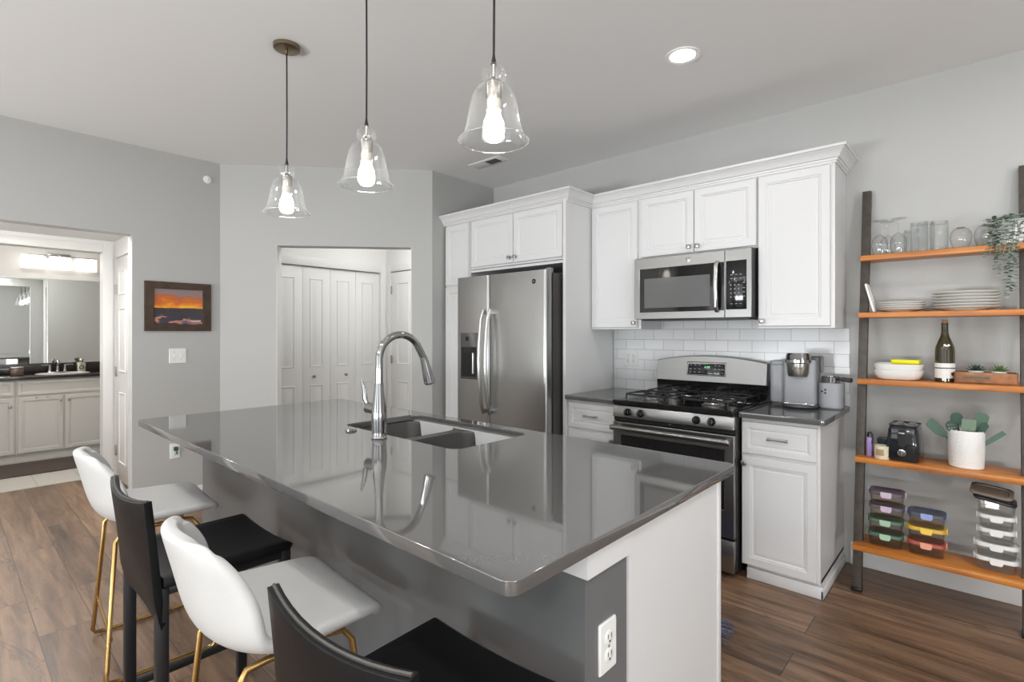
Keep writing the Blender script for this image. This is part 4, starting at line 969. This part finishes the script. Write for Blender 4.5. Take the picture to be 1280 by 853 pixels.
for k, (sx_, sy_, ln) in enumerate(strands):
    m = MB(); n_ = int(ln / 0.017)
    p0 = Vector((sx_ * 0.4, sy_ * 0.4, 0.118)); p1 = Vector((sx_, sy_, 0.128)); 
    ptsv = [p0, (p0 + p1) / 2 + Vector((0, 0, 0.012)), p1]
    x_, y_ = sx_, sy_ - 0.012
    for i in range(n_):
        x_ += random.uniform(-0.004, 0.004) - 0.0009; y_ += random.uniform(-0.003, 0.003)
        ptsv.append(Vector((x_, y_, 0.118 - 0.017 * i + random.uniform(-0.004, 0.004))))
    m.tube(ptsv, 0.0011, 5)
    m.build('vine_stem', leaf_b, t)
    m = MB()
    for i, q in enumerate(ptsv[1:]):
        a = random.uniform(0, 6.28)
        for s_ in (0, math.pi):
            d = Vector((math.cos(a + s_), math.sin(a + s_), random.uniform(-0.8, 0.5)))
            leaf(m, q, d, Vector((0, 0, 1)), random.uniform(0.014, 0.024), random.uniform(0.006, 0.0095))
    m.build('leaves', leaf_a if k % 3 else leaf_b, t)
m = MB()
for i in range(60):
    a = random.uniform(0, 6.28); r_ = random.uniform(0.01, 0.065)
    leaf(m, Vector((r_ * math.cos(a), r_ * math.sin(a), 0.12 + random.uniform(0, 0.012))), Vector((math.cos(a), math.sin(a), random.uniform(-0.2, 0.8))), Vector((0, 0, 1)), random.uniform(0.014, 0.024), 0.008)
m.build('crown_leaves', leaf_a, t)

# --- second shelf: cutting board and plates
mt = Matrix.Translation((0.558, -0.165, 1.457)) @ Matrix.Rotation(R(-14), 4, 'Y') @ Matrix.Rotation(R(90), 4, 'Z') @ Matrix.Rotation(R(90), 4, 'X')
o = extrude2d('tray', [rrect(0, 0.08, 0.10, 0.16, 0.012, 4), rrect(0, 0.085, 0.012, 0.06, 0.005, 3)], -0.005, 0.005, plastic_w, bevel=0.002, mtx=mt)
tag(o, 'small white slotted board leaning on the left rail of the second shelf', 'board')
plate_m = mat('plate_glaze', (0.74, 0.73, 0.69), rough=0.18, coat=0.4)
plate_e = mat('plate_glaze_grey', (0.45, 0.47, 0.44), rough=0.2)
def plate(x, y, z, r_, label, group):
    o = MB().lathe([(0, 0.004), (r_ * 0.55, 0.003), (r_ * 0.56, 0.0), (r_ * 0.62, 0.0), (r_ * 0.66, 0.005), (r_ * 0.9, 0.011), (r_, 0.0165), (r_ * 1.0, 0.0185), (r_ * 0.97, 0.0185), (r_ * 0.68, 0.0095), (0, 0.0085)], seg=48).build('plate', plate_m)
    o.location = (x, y, z); return tag(o, label, 'plate', group)
pos = ['bottom plate of', 'second plate from the bottom of', 'second plate from the top of', 'top plate of']
for i in range(4): plate(0.667 + random.uniform(-0.003, 0.003), -0.122, 1.456 + 0.0115 * i, 0.103, pos[i] + ' the small plate stack on the second shelf', 'small plates on the second shelf')
pos = ['bottom plate', 'second plate from the bottom', 'third plate from the bottom', 'third plate from the top', 'second plate from the top', 'top plate']
for i in range(6): plate(0.925 + random.uniform(-0.003, 0.003), -0.137, 1.456 + 0.0148 * i, 0.130, pos[i] + ' of the large dinner plate stack on the second shelf', 'dinner plates on the second shelf')

# --- third shelf: bowls, bottle, crate with succulents
def bowl(z, label):
    def sup(a, rx): # rounded square-ish
        c, s_ = math.cos(a), math.sin(a); k = (abs(c) ** 3.2 + abs(s_) ** 3.2) ** (-1 / 3.2); return rx * k * c, rx * k * s_
    L_ = []
    for rx, zz in ((0.075, 0), (0.092, 0.006), (0.104, 0.03), (0.108, 0.052), (0.104, 0.053), (0.098, 0.03), (0.085, 0.010)):
        L_.append([(sup(2 * math.pi * i / 36, rx)[0], sup(2 * math.pi * i / 36, rx)[1], zz) for i in range(36)])
    o = MB().loft(L_).build('bowl', ceramic_w, None, 50); o.location = (0.658, -0.145, z)
    return tag(o, label, 'bowl', 'white bowls on the third shelf')
bowl(1.0985, 'lower of the two stacked white bowls on the third shelf')
bowl(1.129, 'upper of the two stacked white bowls, under the yellow dish')
ym = mat('yellow_plastic', (0.85, 0.80, 0.03), rough=0.35)
L_ = []
for k, zz in ((0.75, 0.0), (0.95, 0.012), (1.0, 0.034), (0.95, 0.034), (0.9, 0.014), (0.7, 0.005)):
    L_.append([(x, y, zz + (0.006 * math.cos(4 * math.atan2(y, x)) * (1 if zz > 0.02 else 0))) for x, y in rrect(0, 0, 0.125 * k, 0.085 * k, 0.012, 4)])
o = MB().loft(L_).build('yellow_dish', ym); o.location = (0.69, -0.145, 1.173); o.rotation_euler = (0, 0, R(-6)); tag(o, 'bright yellow rectangular dish sitting on the stacked white bowls', 'dish')
t = thing('wine_bottle', 'dark green wine bottle with white label on the third shelf', 'bottle', (0.848, -0.165, 1.098))
bg = mat('bottle_glass', (0.035, 0.028, 0.008), rough=0.06, coat=0.5)
MB().lathe([(0, 0), (0.037, 0), (0.040, 0.004), (0.040, 0.155), (0.038, 0.175), (0.028, 0.205), (0.018, 0.23), (0.0145, 0.25), (0.0140, 0.29), (0.0155, 0.291), (0.0155, 0.296), (0.0135, 0.297), (0, 0.297)], seg=36).build('glass', bg, t)
MB().lathe([(0, 0.296), (0.0115, 0.296), (0.012, 0.315), (0, 0.315)], seg=16).build('cork', mat('cork', (0.28, 0.15, 0.08), rough=0.8), t)
MB().lathe([(0.0403, 0.02), (0.0407, 0.02), (0.0407, 0.095), (0.0403, 0.095)], seg=30, a0=-170, a1=20).build('label', mat('label_paper', (0.72, 0.71, 0.68), rough=0.6), t)
MB().lathe([(0.0405, 0.068), (0.0411, 0.068), (0.0411, 0.073), (0.0405, 0.073)], seg=30, a0=-170, a1=20).build('label_stripe', black_m, t)
MB().lathe([(0, 0), (0.009, 0), (0.009, 0.001), (0, 0.001)], seg=20, mtx=Matrix.Rotation(R(-40), 4, 'Z') @ Matrix.Translation((0.0405, 0, 0.042)) @ Matrix.Rotation(R(90), 4, 'Y')).build('label_seal', mat('maroon_ink', (0.12, 0.02, 0.03), rough=0.6), t)
MB().lathe([(0, 0), (0.012, 0), (0.012, 0.001), (0, 0.001)], seg=20, mtx=Matrix.Rotation(R(-75), 4, 'Z') @ Matrix.Translation((0.0335, 0, 0.185)) @ Matrix.Rotation(R(68), 4, 'Y') @ Matrix.Diagonal((0.6, 1.1, 1, 1))).build('neck_sticker', MATS['label_paper'], t)
t = thing('wooden_crate', 'small rectangular wooden crate holding two succulents on the third shelf', 'crate', (0.997, -0.150, 1.098), R(2))
cr = mat('crate_wood', (0.30, 0.13, 0.055), rough=0.6, noise=(25, 0.4)); cr2 = mat('crate_wood_dark', (0.13, 0.06, 0.03), rough=0.6)
cw, cdp, chh = 0.115, 0.062, 0.055
m = MB().box(-cw, cw, -cdp, cdp, 0, 0.006).box(-cw, cw, -cdp, -cdp + 0.007, 0, chh, 0.001).box(-cw, cw, cdp - 0.007, cdp, 0, chh, 0.001).box(-cw, -cw + 0.008, -cdp, cdp, 0, chh, 0.001).box(cw - 0.008, cw, -cdp, cdp, 0, chh, 0.001)
m.build('box', cr, t)
pl = MB().box(-0.085, 0.02, -cdp - 0.002, -cdp, 0.018, 0.044, 0.001).build('label_plate', mat('crate_label_wood', (0.22, 0.14, 0.08), rough=0.6), t)
m = MB()
for i in range(9): m.tube([(-0.078 + i * 0.0105, -cdp - 0.003, 0.025), (-0.075 + i * 0.0105, -cdp - 0.003, 0.037), (-0.071 + i * 0.0105, -cdp - 0.003, 0.027)], 0.0011, 5)
m.build('faded_lettering', cr2, pl)
def succulent(x, label, col):
    t = thing('succulent', label, 'succulent', (x, -0.150, 1.1045))
    MB().lathe([(0, 0), (0.024, 0), (0.029, 0.05), (0.030, 0.055), (0.027, 0.055), (0.025, 0.046), (0, 0.046)], seg=24).build('pot', ceramic_w, t)
    m = MB()
    for ring, (n_, el, l) in enumerate(((9, 12, 0.036), (8, 35, 0.034), (7, 58, 0.030), (4, 80, 0.024))):
        for i in range(n_):
            a = 2 * math.pi * (i + ring * 0.5) / n_; e = R(el)
            d = Vector((math.cos(a) * math.cos(e), math.sin(a) * math.cos(e), math.sin(e)))
            p = Vector((0, 0, 0.052)) + d * 0.004
            m.tube([p, p + d * l * 0.5, p + d * l * 0.85 + Vector((0, 0, 0.002)), p + d * l + Vector((0, 0, 0.004))], [0.003, 0.0055, 0.0035, 0.0005], 6, flat=(0.5, 1))
    m.build('leaves', col, t)
succulent(0.965, 'dark blue-green succulent in the left half of the wooden crate', mat('dark_succulent', (0.03, 0.065, 0.06), rough=0.4))
succulent(1.048, 'bright green succulent in the right half of the wooden crate', mat('green_succulent', (0.10, 0.17, 0.05), rough=0.4))

# --- fourth shelf: lavender tin, mugs, toaster, crock with utensils
Z4 = 0.692
t = thing('lavender_sachet', 'narrow purple packet standing beside the left rail on the fourth shelf', 'packet', (0.545, -0.252, Z4))
MB().box(-0.011, 0.011, -0.022, 0.022, 0.0, 0.10, 0.003).build('packet', mat('lavender_paper', (0.33, 0.24, 0.52), rough=0.6), t)
MB().tube([(-0.008, 0, 0.10), (-0.006, -0.01, 0.122), (0.004, -0.012, 0.128), (0.012, -0.012, 0.115), (0.014, -0.022, 0.07)], 0.0045, 8).build('dark_loop', black_m, t)
def mug(x, y, rz, label, body, inside=None, h=0.075, r=0.036):
    t = thing('mug', label, 'mug', (x, y, Z4), rz, 'mugs on the fourth shelf')
    MB().lathe([(0, 0), (r * 0.94, 0), (r, 0.005), (r, h), (r - 0.003, h + 0.001), (r - 0.004, h - 0.004), (r - 0.005, 0.006), (0, 0.006)], seg=32).build('cup', body, t)
    MB().tube([(r - 0.003, 0, h * 0.78), (r + 0.012, 0, h * 0.82), (r + 0.022, 0, h * 0.62), (r + 0.022, 0, h * 0.38), (r + 0.011, 0, h * 0.18), (r - 0.003, 0, h * 0.2)], 0.0045, 10).build('handle', body, t)
    return t
cream = mat('speckled_cream', (0.72, 0.66, 0.50), rough=0.35, noise=(60, 0.12))
t = mug(0.603, -0.288, R(-12), 'speckled cream mug in front on the fourth shelf, left of the toaster', cream, h=0.068, r=0.034)
MB().lathe([(0.0343, 0.02), (0.0350, 0.022), (0.0350, 0.05), (0.0343, 0.052)], seg=16, a0=-120, a1=-60).build('printed_motif', mat('brown_print', (0.38, 0.28, 0.16), rough=0.5), t)
t = mug(0.606, -0.208, R(15), 'cream mug with black rim standing behind the speckled mug', mat('dark_grey_mug', (0.35, 0.31, 0.25), rough=0.35), h=0.092, r=0.034)
MB().lathe([(0.0345, 0.066), (0.0352, 0.068), (0.0352, 0.093), (0.033, 0.0945), (0.029, 0.090)], seg=32).build('rim_band', mat('blue_black_glaze', (0.03, 0.04, 0.06), rough=0.2), t)
# toaster
t = thing('toaster', 'black two-slice toaster on the fourth shelf beside the mugs', 'toaster', (0.692, -0.212, Z4), R(-3))
tw, td = 0.125, 0.20
L_ = []
for i, z in ((0.004, 0.006), (0.0, 0.014), (0.004, 0.10), (0.010, 0.16), (0.016, 0.176), (0.028, 0.182)):
    L_.append([(x, y, z) for x, y in rrect(0, 0, tw - 2 * i + 0.016, td - 2 * i, 0.022, 5)])
bd = MB().loft(L_).build('body', mat('gloss_black_toaster', (0.012, 0.014, 0.018), rough=0.12, coat=0.5), t, 45)
MB().box(-0.055, 0.055, -0.085, 0.085, 0.0, 0.01).build('base', black_m, t)
MB().tube([(x, y, 0.180) for x, y in rrect(0, 0, 0.115, 0.165, 0.018, 4)], 0.003, 6, closed=True).build('top_rim', black_m, bd)
for x in (-0.026, 0.026): MB().box(x - 0.013, x + 0.013, -0.065, 0.065, 0.181, 0.184, 0.001).build('slot', mat('slot_metal', (0.4, 0.4, 0.4), rough=0.3, metal=1), bd)
MB().loft([[(x, y, z) for x, z in rrect(0.0, 0.118, 0.036 - 2 * i, 0.09 - 2 * i, 0.017 - i, 5)] for i, y in ((0, -0.09), (0, -0.1005), (0.002, -0.102))]).build('lever_slot', black_m, bd)
MB().box(-0.014, 0.014, -0.118, -0.10, 0.142, 0.152, 0.003).build('lever', nickel_m, bd)
MB().lathe([(0, 0), (0.018, 0), (0.018, 0.004), (0.013, 0.006), (0.012, 0.013), (0, 0.014)], seg=24, mtx=Matrix.Translation((0, -0.0985, 0.045)) @ Matrix.Rotation(R(90), 4, 'X')).build('browning_dial', chrome_m, bd)
# utensil crock
CX, CY = 0.930, -0.225
def ribbed():
    m = bpy.data.materials.new('ribbed_white_glaze'); m.use_nodes = True; nt = m.node_tree; b = nt.nodes['Principled BSDF']
    b.inputs['Base Color'].default_value = (0.80, 0.79, 0.77, 1); b.inputs['Roughness'].default_value = 0.35
    tc = nt.nodes.new('ShaderNodeTexCoord'); wv = nt.nodes.new('ShaderNodeTexWave'); wv.wave_type = 'BANDS'; wv.bands_direction = 'Z'; wv.inputs['Scale'].default_value = 40; wv.inputs['Distortion'].default_value = 1.5
    nt.links.new(tc.outputs['Object'], wv.inputs['Vector']); bp = nt.nodes.new('ShaderNodeBump'); bp.inputs['Strength'].default_value = 0.35; bp.inputs['Distance'].default_value = 0.003
    nt.links.new(wv.outputs['Fac'], bp.inputs['Height']); nt.links.new(bp.outputs[0], b.inputs['Normal'])
    return m
o = MB().lathe([(0, 0), (0.060, 0), (0.066, 0.006), (0.069, 0.08), (0.069, 0.178), (0.067, 0.182), (0.064, 0.180), (0.062, 0.02), (0, 0.012)], seg=48).build('utensil_crock', ribbed()); o.location = (CX, CY, Z4)
tag(o, 'white ribbed ceramic crock holding green utensils on the fourth shelf', 'crock')
ga = mat('sage_silicone', (0.085, 0.155, 0.105), rough=0.55); gb = mat('dark_green_silicone', (0.035, 0.085, 0.06), rough=0.5); gc = mat('pale_sage_silicone', (0.19, 0.27, 0.19), rough=0.55)
def utensil(name, label, ang, lean, loops, material, length=0.22, spin=0, base=(0, 0), thick=0.004):
    """head outline in local XY (y up), handle below; leans by 'lean' toward direction 'ang' """
    d = Vector((math.cos(R(ang)) * math.sin(R(lean)), math.sin(R(ang)) * math.sin(R(lean)), math.cos(R(lean))))
    view = Vector((CAM.x - CX, CAM.y - CY, 0)).normalized()
    yb = view - d * view.dot(d); yb = -yb.normalized(); xb = yb.cross(d)
    q = Matrix((xb, yb, d)).transposed().to_quaternion()
    t = thing(name, label, 'utensil', (CX + base[0], CY + base[1], Z4 + 0.016))
    t.rotation_mode = 'QUATERNION'; t.rotation_quaternion = q @ Matrix.Rotation(R(spin), 3, 'Z').to_quaternion()
    MB().tube([(0, 0, 0.0), (0, 0, length * 0.6), (0, 0, length * 0.93)], [0.006, 0.005, 0.0045], 8).build('handle', material, t)
    mt = Matrix.Translation((0, 0, length * 0.88)) @ Matrix.Rotation(R(90), 4, 'X')
    extrude2d('head', loops, -thick / 2, thick / 2, material, t, 0.001, mt)
    return t
def oval(cx, cy, rx, ry_, n=20): return [(cx + rx * math.cos(2 * math.pi * i / n), cy + ry_ * math.sin(2 * math.pi * i / n)) for i in range(n)]
utensil('spatula', 'dark green spatula leaning far out to the left of the crock', 176, 45, [[(-0.012, 0), (0.012, 0), (0.024, 0.03), (0.024, 0.09), (0.018, 0.098), (-0.018, 0.088), (-0.024, 0.08), (-0.024, 0.03)]], ga, 0.20, spin=0, base=(0.045, -0.0))
utensil('slotted_spoon', 'dark green slotted spoon at the left front of the crock', 200, 16, [oval(0, 0.022, 0.022, 0.026)] + [oval(-0.010 + 0.010 * i, 0.012 + 0.018 * j, 0.003, 0.006, 8) for i in range(3) for j in range(2)], gb, 0.19, spin=0, base=(-0.005, -0.02))
utensil('ladle', 'dark green round spoon standing at the back centre of the crock', 140, 9, [oval(0, 0.030, 0.026, 0.034)], gb, 0.205, spin=0, base=(-0.01, 0.02))
utensil('turner', 'pale sage square turner at the centre front of the crock', 300, 6, [[(-0.022, 0), (0.022, 0), (0.027, 0.012), (0.026, 0.056), (-0.026, 0.056), (-0.027, 0.012)]], gc, 0.19, spin=0, base=(0.0, -0.015))
utensil('scraper', 'wide rounded sage scraper standing at the right of the crock', 10, 14, [[(-0.014, -0.01), (0.014, -0.01), (0.026, 0.02), (0.027, 0.065), (0.014, 0.078), (-0.014, 0.078), (-0.027, 0.065), (-0.026, 0.02)]], ga, 0.205, spin=0, base=(0.0, 0.01))
utensil('basting_brush', 'slim dark green utensil leaning far out to the right of the crock', 2, 47, [[(-0.008, -0.02), (0.008, -0.02), (0.011, 0.03), (0.010, 0.08), (-0.010, 0.08), (-0.011, 0.03)]], ga, 0.19, spin=0, base=(-0.045, 0.0), thick=0.008)
utensil('tongs', 'dark green tongs standing inside the right half of the crock', 350, 22, [[(-0.010, -0.02), (0.010, -0.02), (0.014, 0.04), (0.0, 0.052), (-0.014, 0.04)]], gb, 0.20, spin=0, base=(-0.01, -0.01))

# --- bottom shelf: food containers
Z5 = 0.2505
def container(x, y, z, label, lid_c, tab_c, w_=0.150, d_=0.115, h_=0.071, glass=None, rz=0.0, lidshape=True, group=None):
    t = thing('food_container', label, 'food container', (x, y, z), rz, group)
    L_ = [[(px, py, zz) for px, py in rrect(0, 0, w_ - 0.008 - 2 * i, d_ - 0.008 - 2 * i, 0.022, 4)] for i, zz in ((0.010, 0.0), (0.004, 0.003), (0.0, h_ - 0.012), (0.003, h_ - 0.012), (0.007, 0.007), (0.012, 0.005))]
    MB().loft(L_).build('box', glass or tint_gl, t, 50)
    if lidshape:
        L_ = [[(px, py, zz) for px, py in rrect(0, 0, w_ - 2 * i, d_ - 2 * i, 0.026, 4)] for i, zz in ((0.003, h_ - 0.020), (0.0, h_ - 0.018), (0.0, h_ - 0.006), (0.004, h_ - 0.002), (0.016, h_ - 0.002), (0.019, h_ - 0.006))]
        ld = MB().loft(L_, cap0=False).build('lid', lid_c, t, 50)
        for (ax, ay, ww, rot) in ((0, -d_ / 2, 0.046, 0), (0, d_ / 2, 0.046, 180), (-w_ / 2, 0, 0.034, 270), (w_ / 2, 0, 0.034, 90)):
            mt = Matrix.Translation((ax, ay, h_ - 0.005)) @ Matrix.Rotation(R(rot), 4, 'Z') @ Matrix.Rotation(R(90), 4, 'X')
            extrude2d('latch', [[(-ww / 2, 0.003), (-ww / 2, -0.018), (-ww / 2 + 0.006, -0.026), (ww / 2 - 0.006, -0.026), (ww / 2, -0.018), (ww / 2, 0.003)]], 0.0, 0.005, tab_c, ld, 0.001, mt)
    return t
tint_gl = glass_mat('smoky_container_glass', tint=(0.96, 0.935, 0.91), edge=0.5, base=0.05, power=2.0, rim=(0.6, 0.55, 0.5), rimmix=0.4)
clear_gl = glass_mat('container_glass', tint=(0.985, 0.985, 0.98), edge=0.6, base=0.05, power=1.8, rim=(0.8, 0.8, 0.78), rimmix=0.3)
def tlid(name, c): return mat(name, c, rough=0.35)
cols = [(tlid('green_lid', (0.055, 0.12, 0.08)), tlid('green_tab', (0.38, 0.58, 0.42)), 'bottom container with a green lid'),
        (tlid('green_lid', (0.055, 0.12, 0.08)), tlid('green_tab', (0.38, 0.58, 0.42)), 'second from the bottom, green-lidded container'),
        (tlid('mauve_lid', (0.085, 0.065, 0.085)), tlid('mauve_tab', (0.58, 0.47, 0.60)), 'lower of the two mauve-lidded containers'),
        (tlid('mauve_lid', (0.085, 0.065, 0.085)), tlid('mauve_tab', (0.58, 0.47, 0.60)), 'top container with a mauve lid')]
for i, (lc, tcm, nm) in enumerate(cols):
    container(0.620 + (0.004 if i > 1 else 0), -0.292, Z5 + 0.0715 * i, nm + ' in the left stack on the bottom shelf', lc, tcm, group='coloured food containers', rz=R(2), d_=0.12)
cols = [(tlid('coral_lid', (0.36, 0.07, 0.045)), tlid('coral_tab', (0.82, 0.36, 0.24)), 'bottom container with a coral red lid'),
        (tlid('yellow_lid', (0.62, 0.38, 0.04)), tlid('yellow_tab', (0.85, 0.62, 0.10)), 'middle container with a yellow lid'),
        (tlid('blue_lid', (0.06, 0.07, 0.10)), tlid('blue_tab', (0.30, 0.38, 0.68)), 'top container with a dark blue lid')]
for i, (lc, tcm, nm) in enumerate(cols):
    container(0.783 + 0.001 * i, -0.292, Z5 + 0.0715 * i, nm + ' in the middle stack on the bottom shelf', lc, tcm, group='coloured food containers', rz=R(2), d_=0.12)
wl = tlid('white_lid', (0.66, 0.66, 0.65)); wt_ = tlid('white_tab', (0.80, 0.80, 0.79))
nms = ['bottom clear container with white lid, widest', 'second from the bottom, clear container with white lid', 'third from the bottom, clear container with white lid', 'fourth from the bottom, clear container with white lid']
zz = Z5
for i, nm in enumerate(nms):
    w_ = 0.148 if i < 2 else 0.128
    container(1.036, -0.285, zz, nm + ' in the right stack', wl, wt_, w_=w_, d_=0.118 if i < 2 else 0.10, h_=0.064, glass=clear_gl, group='clear food containers')
    zz += 0.0645
t = container(1.036, -0.285, zz, 'open clear container under the black lid, on the right stack', wl, wt_, w_=0.138, d_=0.11, h_=0.055, glass=clear_gl, lidshape=False, group='clear food containers')
def loose_lid(name, label, loc, rot, material, w_=0.150, d_=0.115, t_=0.012, rim=True):
    L_ = [[(px, py, z_) for px, py in rrect(0, 0, w_ - 2 * i, d_ - 2 * i, 0.022, 4)] for i, z_ in ((0.002, 0), (0, 0.003), (0, t_ - 0.003), (0.003, t_), (0.014, t_), (0.017, t_ - 0.005))]
    o = MB().loft(L_).build(name, material, None, 50); o.location = loc; o.rotation_euler = rot
    return tag(o, label, 'lid')
loose_lid('container_lid', 'loose black lid tilted on top of the right container stack', (1.030, -0.286, zz + 0.062), (R(4), R(9), 0), black_m)
loose_lid('container_lid', 'loose brown-grey lid tilted topmost on the right container stack', (1.020, -0.280, zz + 0.092), (R(12), R(6), R(-4)), tlid('taupe_lid', (0.17, 0.14, 0.115)), 0.15, 0.12, 0.010)
t = container(1.030, -0.284, zz + 0.0, 'x', wl, wt_) if False else None

# blue fringed rug whose corner shows behind the island
t = thing('kitchen_rug', 'blue and grey fringed rug on the floor behind the island, only its fringe visible', 'rug', (-0.55, -1.30, 0))
rg = mat('blue_rug', (0.05, 0.07, 0.16), rough=0.9, noise=(30, 0.5))
MB().box(-0.62, 0.62, -0.28, 0.18, 0.0, 0.008, 0.002).build('rug_body', rg, t)
m = MB()
for i in range(40):
    y = -0.275 + i * 0.0115
    m.tube([(0.61, y, 0.006), (0.66 + random.uniform(0, 0.02), y + random.uniform(-0.008, 0.008), 0.006), (0.70 + random.uniform(-0.01, 0.03), y + random.uniform(-0.012, 0.012), 0.003)], [0.0028, 0.0024, 0.0016], 5)
fr_ = m.build('fringe', mat('rug_fringe', (0.12, 0.14, 0.24), rough=0.9, noise=(120, 0.6)), t)
fr_['kind'] = 'stuff'

# ================================================================== BATHROOM
# local frame: facing -Y in local space, rotated 90deg to face +X ; local x = world y
def bath(name, label, cat, y, z=0.0, x=-6.92): return thing(name, label, cat, (x, y, z), R(90))
t = bath('vanity_cabinet', 'off-white bathroom sink vanity with two doors, seen through the doorway', 'cabinet', -3.053)
vw = 0.85; vf = -0.56
MB().box(0, vw, vf + 0.02, -0.002, 0.09, 0.862).box(0, vw, -0.50, -0.002, 0, 0.09).build('body', vanity_m, t, 0)
cab_door(t, 0.012, 0.75, 0.70, 0.845, vf, 'false_drawer', vanity_m, 0.62)
d = cab_door(t, 0.012, 0.372, 0.10, 0.675, vf, 'door', vanity_m, 0.8); knob(d, 0.345, 0.625, vf)
d = cab_door(t, 0.384, 0.75, 0.10, 0.675, vf, 'door', vanity_m, 0.8); knob(d, 0.415, 0.625, vf)
m = MB()
for x in (0.16, 0.245): m.tube([(x - 0.012, vf - 0.002, 0.672), (x, vf - 0.01, 0.664), (x + 0.012, vf - 0.002, 0.672)], 0.004, 6)
m.build('towel_hook', nickel_m, t)
t = bath('vanity_cabinet', 'off-white drawer and door vanity unit at the left edge of the bathroom doorway', 'cabinet', -3.503)
MB().box(0, 0.448, vf + 0.02, -0.002, 0.09, 0.862).box(0, 0.448, -0.50, -0.002, 0, 0.09).build('body', vanity_m, t, 0)
d = cab_door(t, 0.012, 0.436, 0.70, 0.845, vf, 'drawer', vanity_m, 0.62); knob(d, 0.22, 0.772, vf)
d = cab_door(t, 0.012, 0.436, 0.10, 0.675, vf, 'door', vanity_m, 0.8); knob(d, 0.405, 0.59, vf)
bc = mat('dark_brown_quartz', (0.028, 0.022, 0.019), rough=0.15, noise=(150, 0.4))
t = bath('vanity_countertop', 'dark brown bathroom vanity countertop with a low backsplash', 'countertop', -3.503)
MB().box(0, 1.30, -0.585, -0.002, 0.863, 0.892, 0.003).build('top', bc, t)
MB().box(0, 1.30, -0.022, -0.002, 0.892, 1.0, 0.002).build('backsplash', bc, t)
MB().loft([[(x, y, z) for x, y in [(0.85 + rx * math.cos(2 * math.pi * i / 28), -0.30 + rx * 0.75 * math.sin(2 * math.pi * i / 28)) for i in range(28)]] for rx, z in ((0.235, 0.893), (0.235, 0.899), (0.22, 0.901), (0.21, 0.895))], cap0=False).build('sink_rim', ceramic_w, t)
t = bath('bathroom_faucet', 'chrome two-handle faucet on the bathroom vanity', 'faucet', -2.68, 0.893, -6.80)
m = MB().box(-0.085, 0.085, -0.025, 0.025, 0, 0.014, 0.005)
m.build('base', nickel_m, t)
MB().lathe([(0, 0.01), (0.022, 0.01), (0.016, 0.05), (0.017, 0.10), (0.024, 0.125), (0.02, 0.14), (0, 0.145)], seg=18).tube([(0, -0.01, 0.105), (0, -0.05, 0.14), (0, -0.10, 0.135), (0, -0.12, 0.115)], [0.012, 0.012, 0.011, 0.01], 10).build('spout', chrome_m, t)
for s_ in (-1, 1):
    MB().lathe([(0, 0.01), (0.024, 0.01), (0.014, 0.05), (0.012, 0.09), (0, 0.095)], (s_ * 0.065, 0, 0), 16).tube([(s_ * 0.06, 0, 0.088), (s_ * 0.10, -0.005, 0.094), (s_ * 0.14, -0.01, 0.092)], [0.009, 0.007, 0.005], 8).build('tap_handle', chrome_m, t)
t = bath('soap_bottle', 'decorative square glass soap bottle right of the bathroom faucet', 'bottle', -2.475, 0.893, -6.78)
MB().box(-0.038, 0.038, -0.038, 0.038, 0, 0.11, 0.006).build('bottle', mat('mercury_glass', (0.45, 0.42, 0.34), rough=0.25, metal=0.5, noise=(30, 0.3)), t)
MB().lathe([(0.02, 0.11), (0.015, 0.118), (0.024, 0.128), (0.027, 0.142), (0.02, 0.156), (0, 0.158)], seg=20).build('stopper', MATS['mercury_glass'], t)
MB().lathe([(0.014, 0), (0.024, 0), (0.024, 0.0015), (0.014, 0.0015)], seg=24, mtx=Matrix.Translation((0, -0.0385, 0.055)) @ Matrix.Rotation(R(90), 4, 'X')).build('emblem', black_m, t)
t = bath('bathroom_jar', 'brown ribbed jar with silver lid at the left of the bathroom counter', 'jar', -3.03, 0.893, -6.60)
MB().box(-0.055, 0.055, -0.045, 0.045, 0, 0.075, 0.012).build('jar', mat('brown_glass', (0.13, 0.08, 0.06), rough=0.2), t)
MB().box(-0.052, 0.052, -0.043, 0.043, 0.075, 0.092, 0.005).build('lid', nickel_m, t)
t = bath('bathroom_mirror', 'wide frameless bathroom mirror reflecting the kitchen and its pendants', 'mirror', -3.55, 1.0)
MB().box(0, 1.45, -0.008, -0.001, 0.003, 0.965).build('glass', mirror_m, t, 0)
t = bath('vanity_light', 'three-shade vanity light glowing above the bathroom mirror', 'wall light', -2.652, 2.14)
MB().box(-0.10, 0.10, -0.03, -0.001, 0.055, 0.115, 0.004).tube([(-0.33, -0.06, 0.085), (0.33, -0.06, 0.085)], 0.007, 10).box(-0.02, 0.02, -0.06, -0.02, 0.078, 0.094).build('bar', nickel_m, t)
for x in (-0.235, 0.0, 0.235):
    MB().cyl((x, -0.08, 0.07), (x, -0.08, 0.085), 0.02).build('shade_cap', nickel_m, t)
    MB().loft([[(px, py, z) for px, py in rrect(x, -0.085, 0.185, 0.09, 0.02, 4)] for z in (-0.07, 0.07)]).build('shade', shade_m, t)
o = MB().box(-6.30, -5.66, -3.4, -1.9, 0.0045, 0.016, 0.004).build('bath_mat', mat('brown_bath_mat', (0.085, 0.06, 0.052), rough=0.95, bump=(300, 0.5)))
tag(o, 'dark brown bath mat on the tiles in front of the bathroom vanity', 'bath mat')
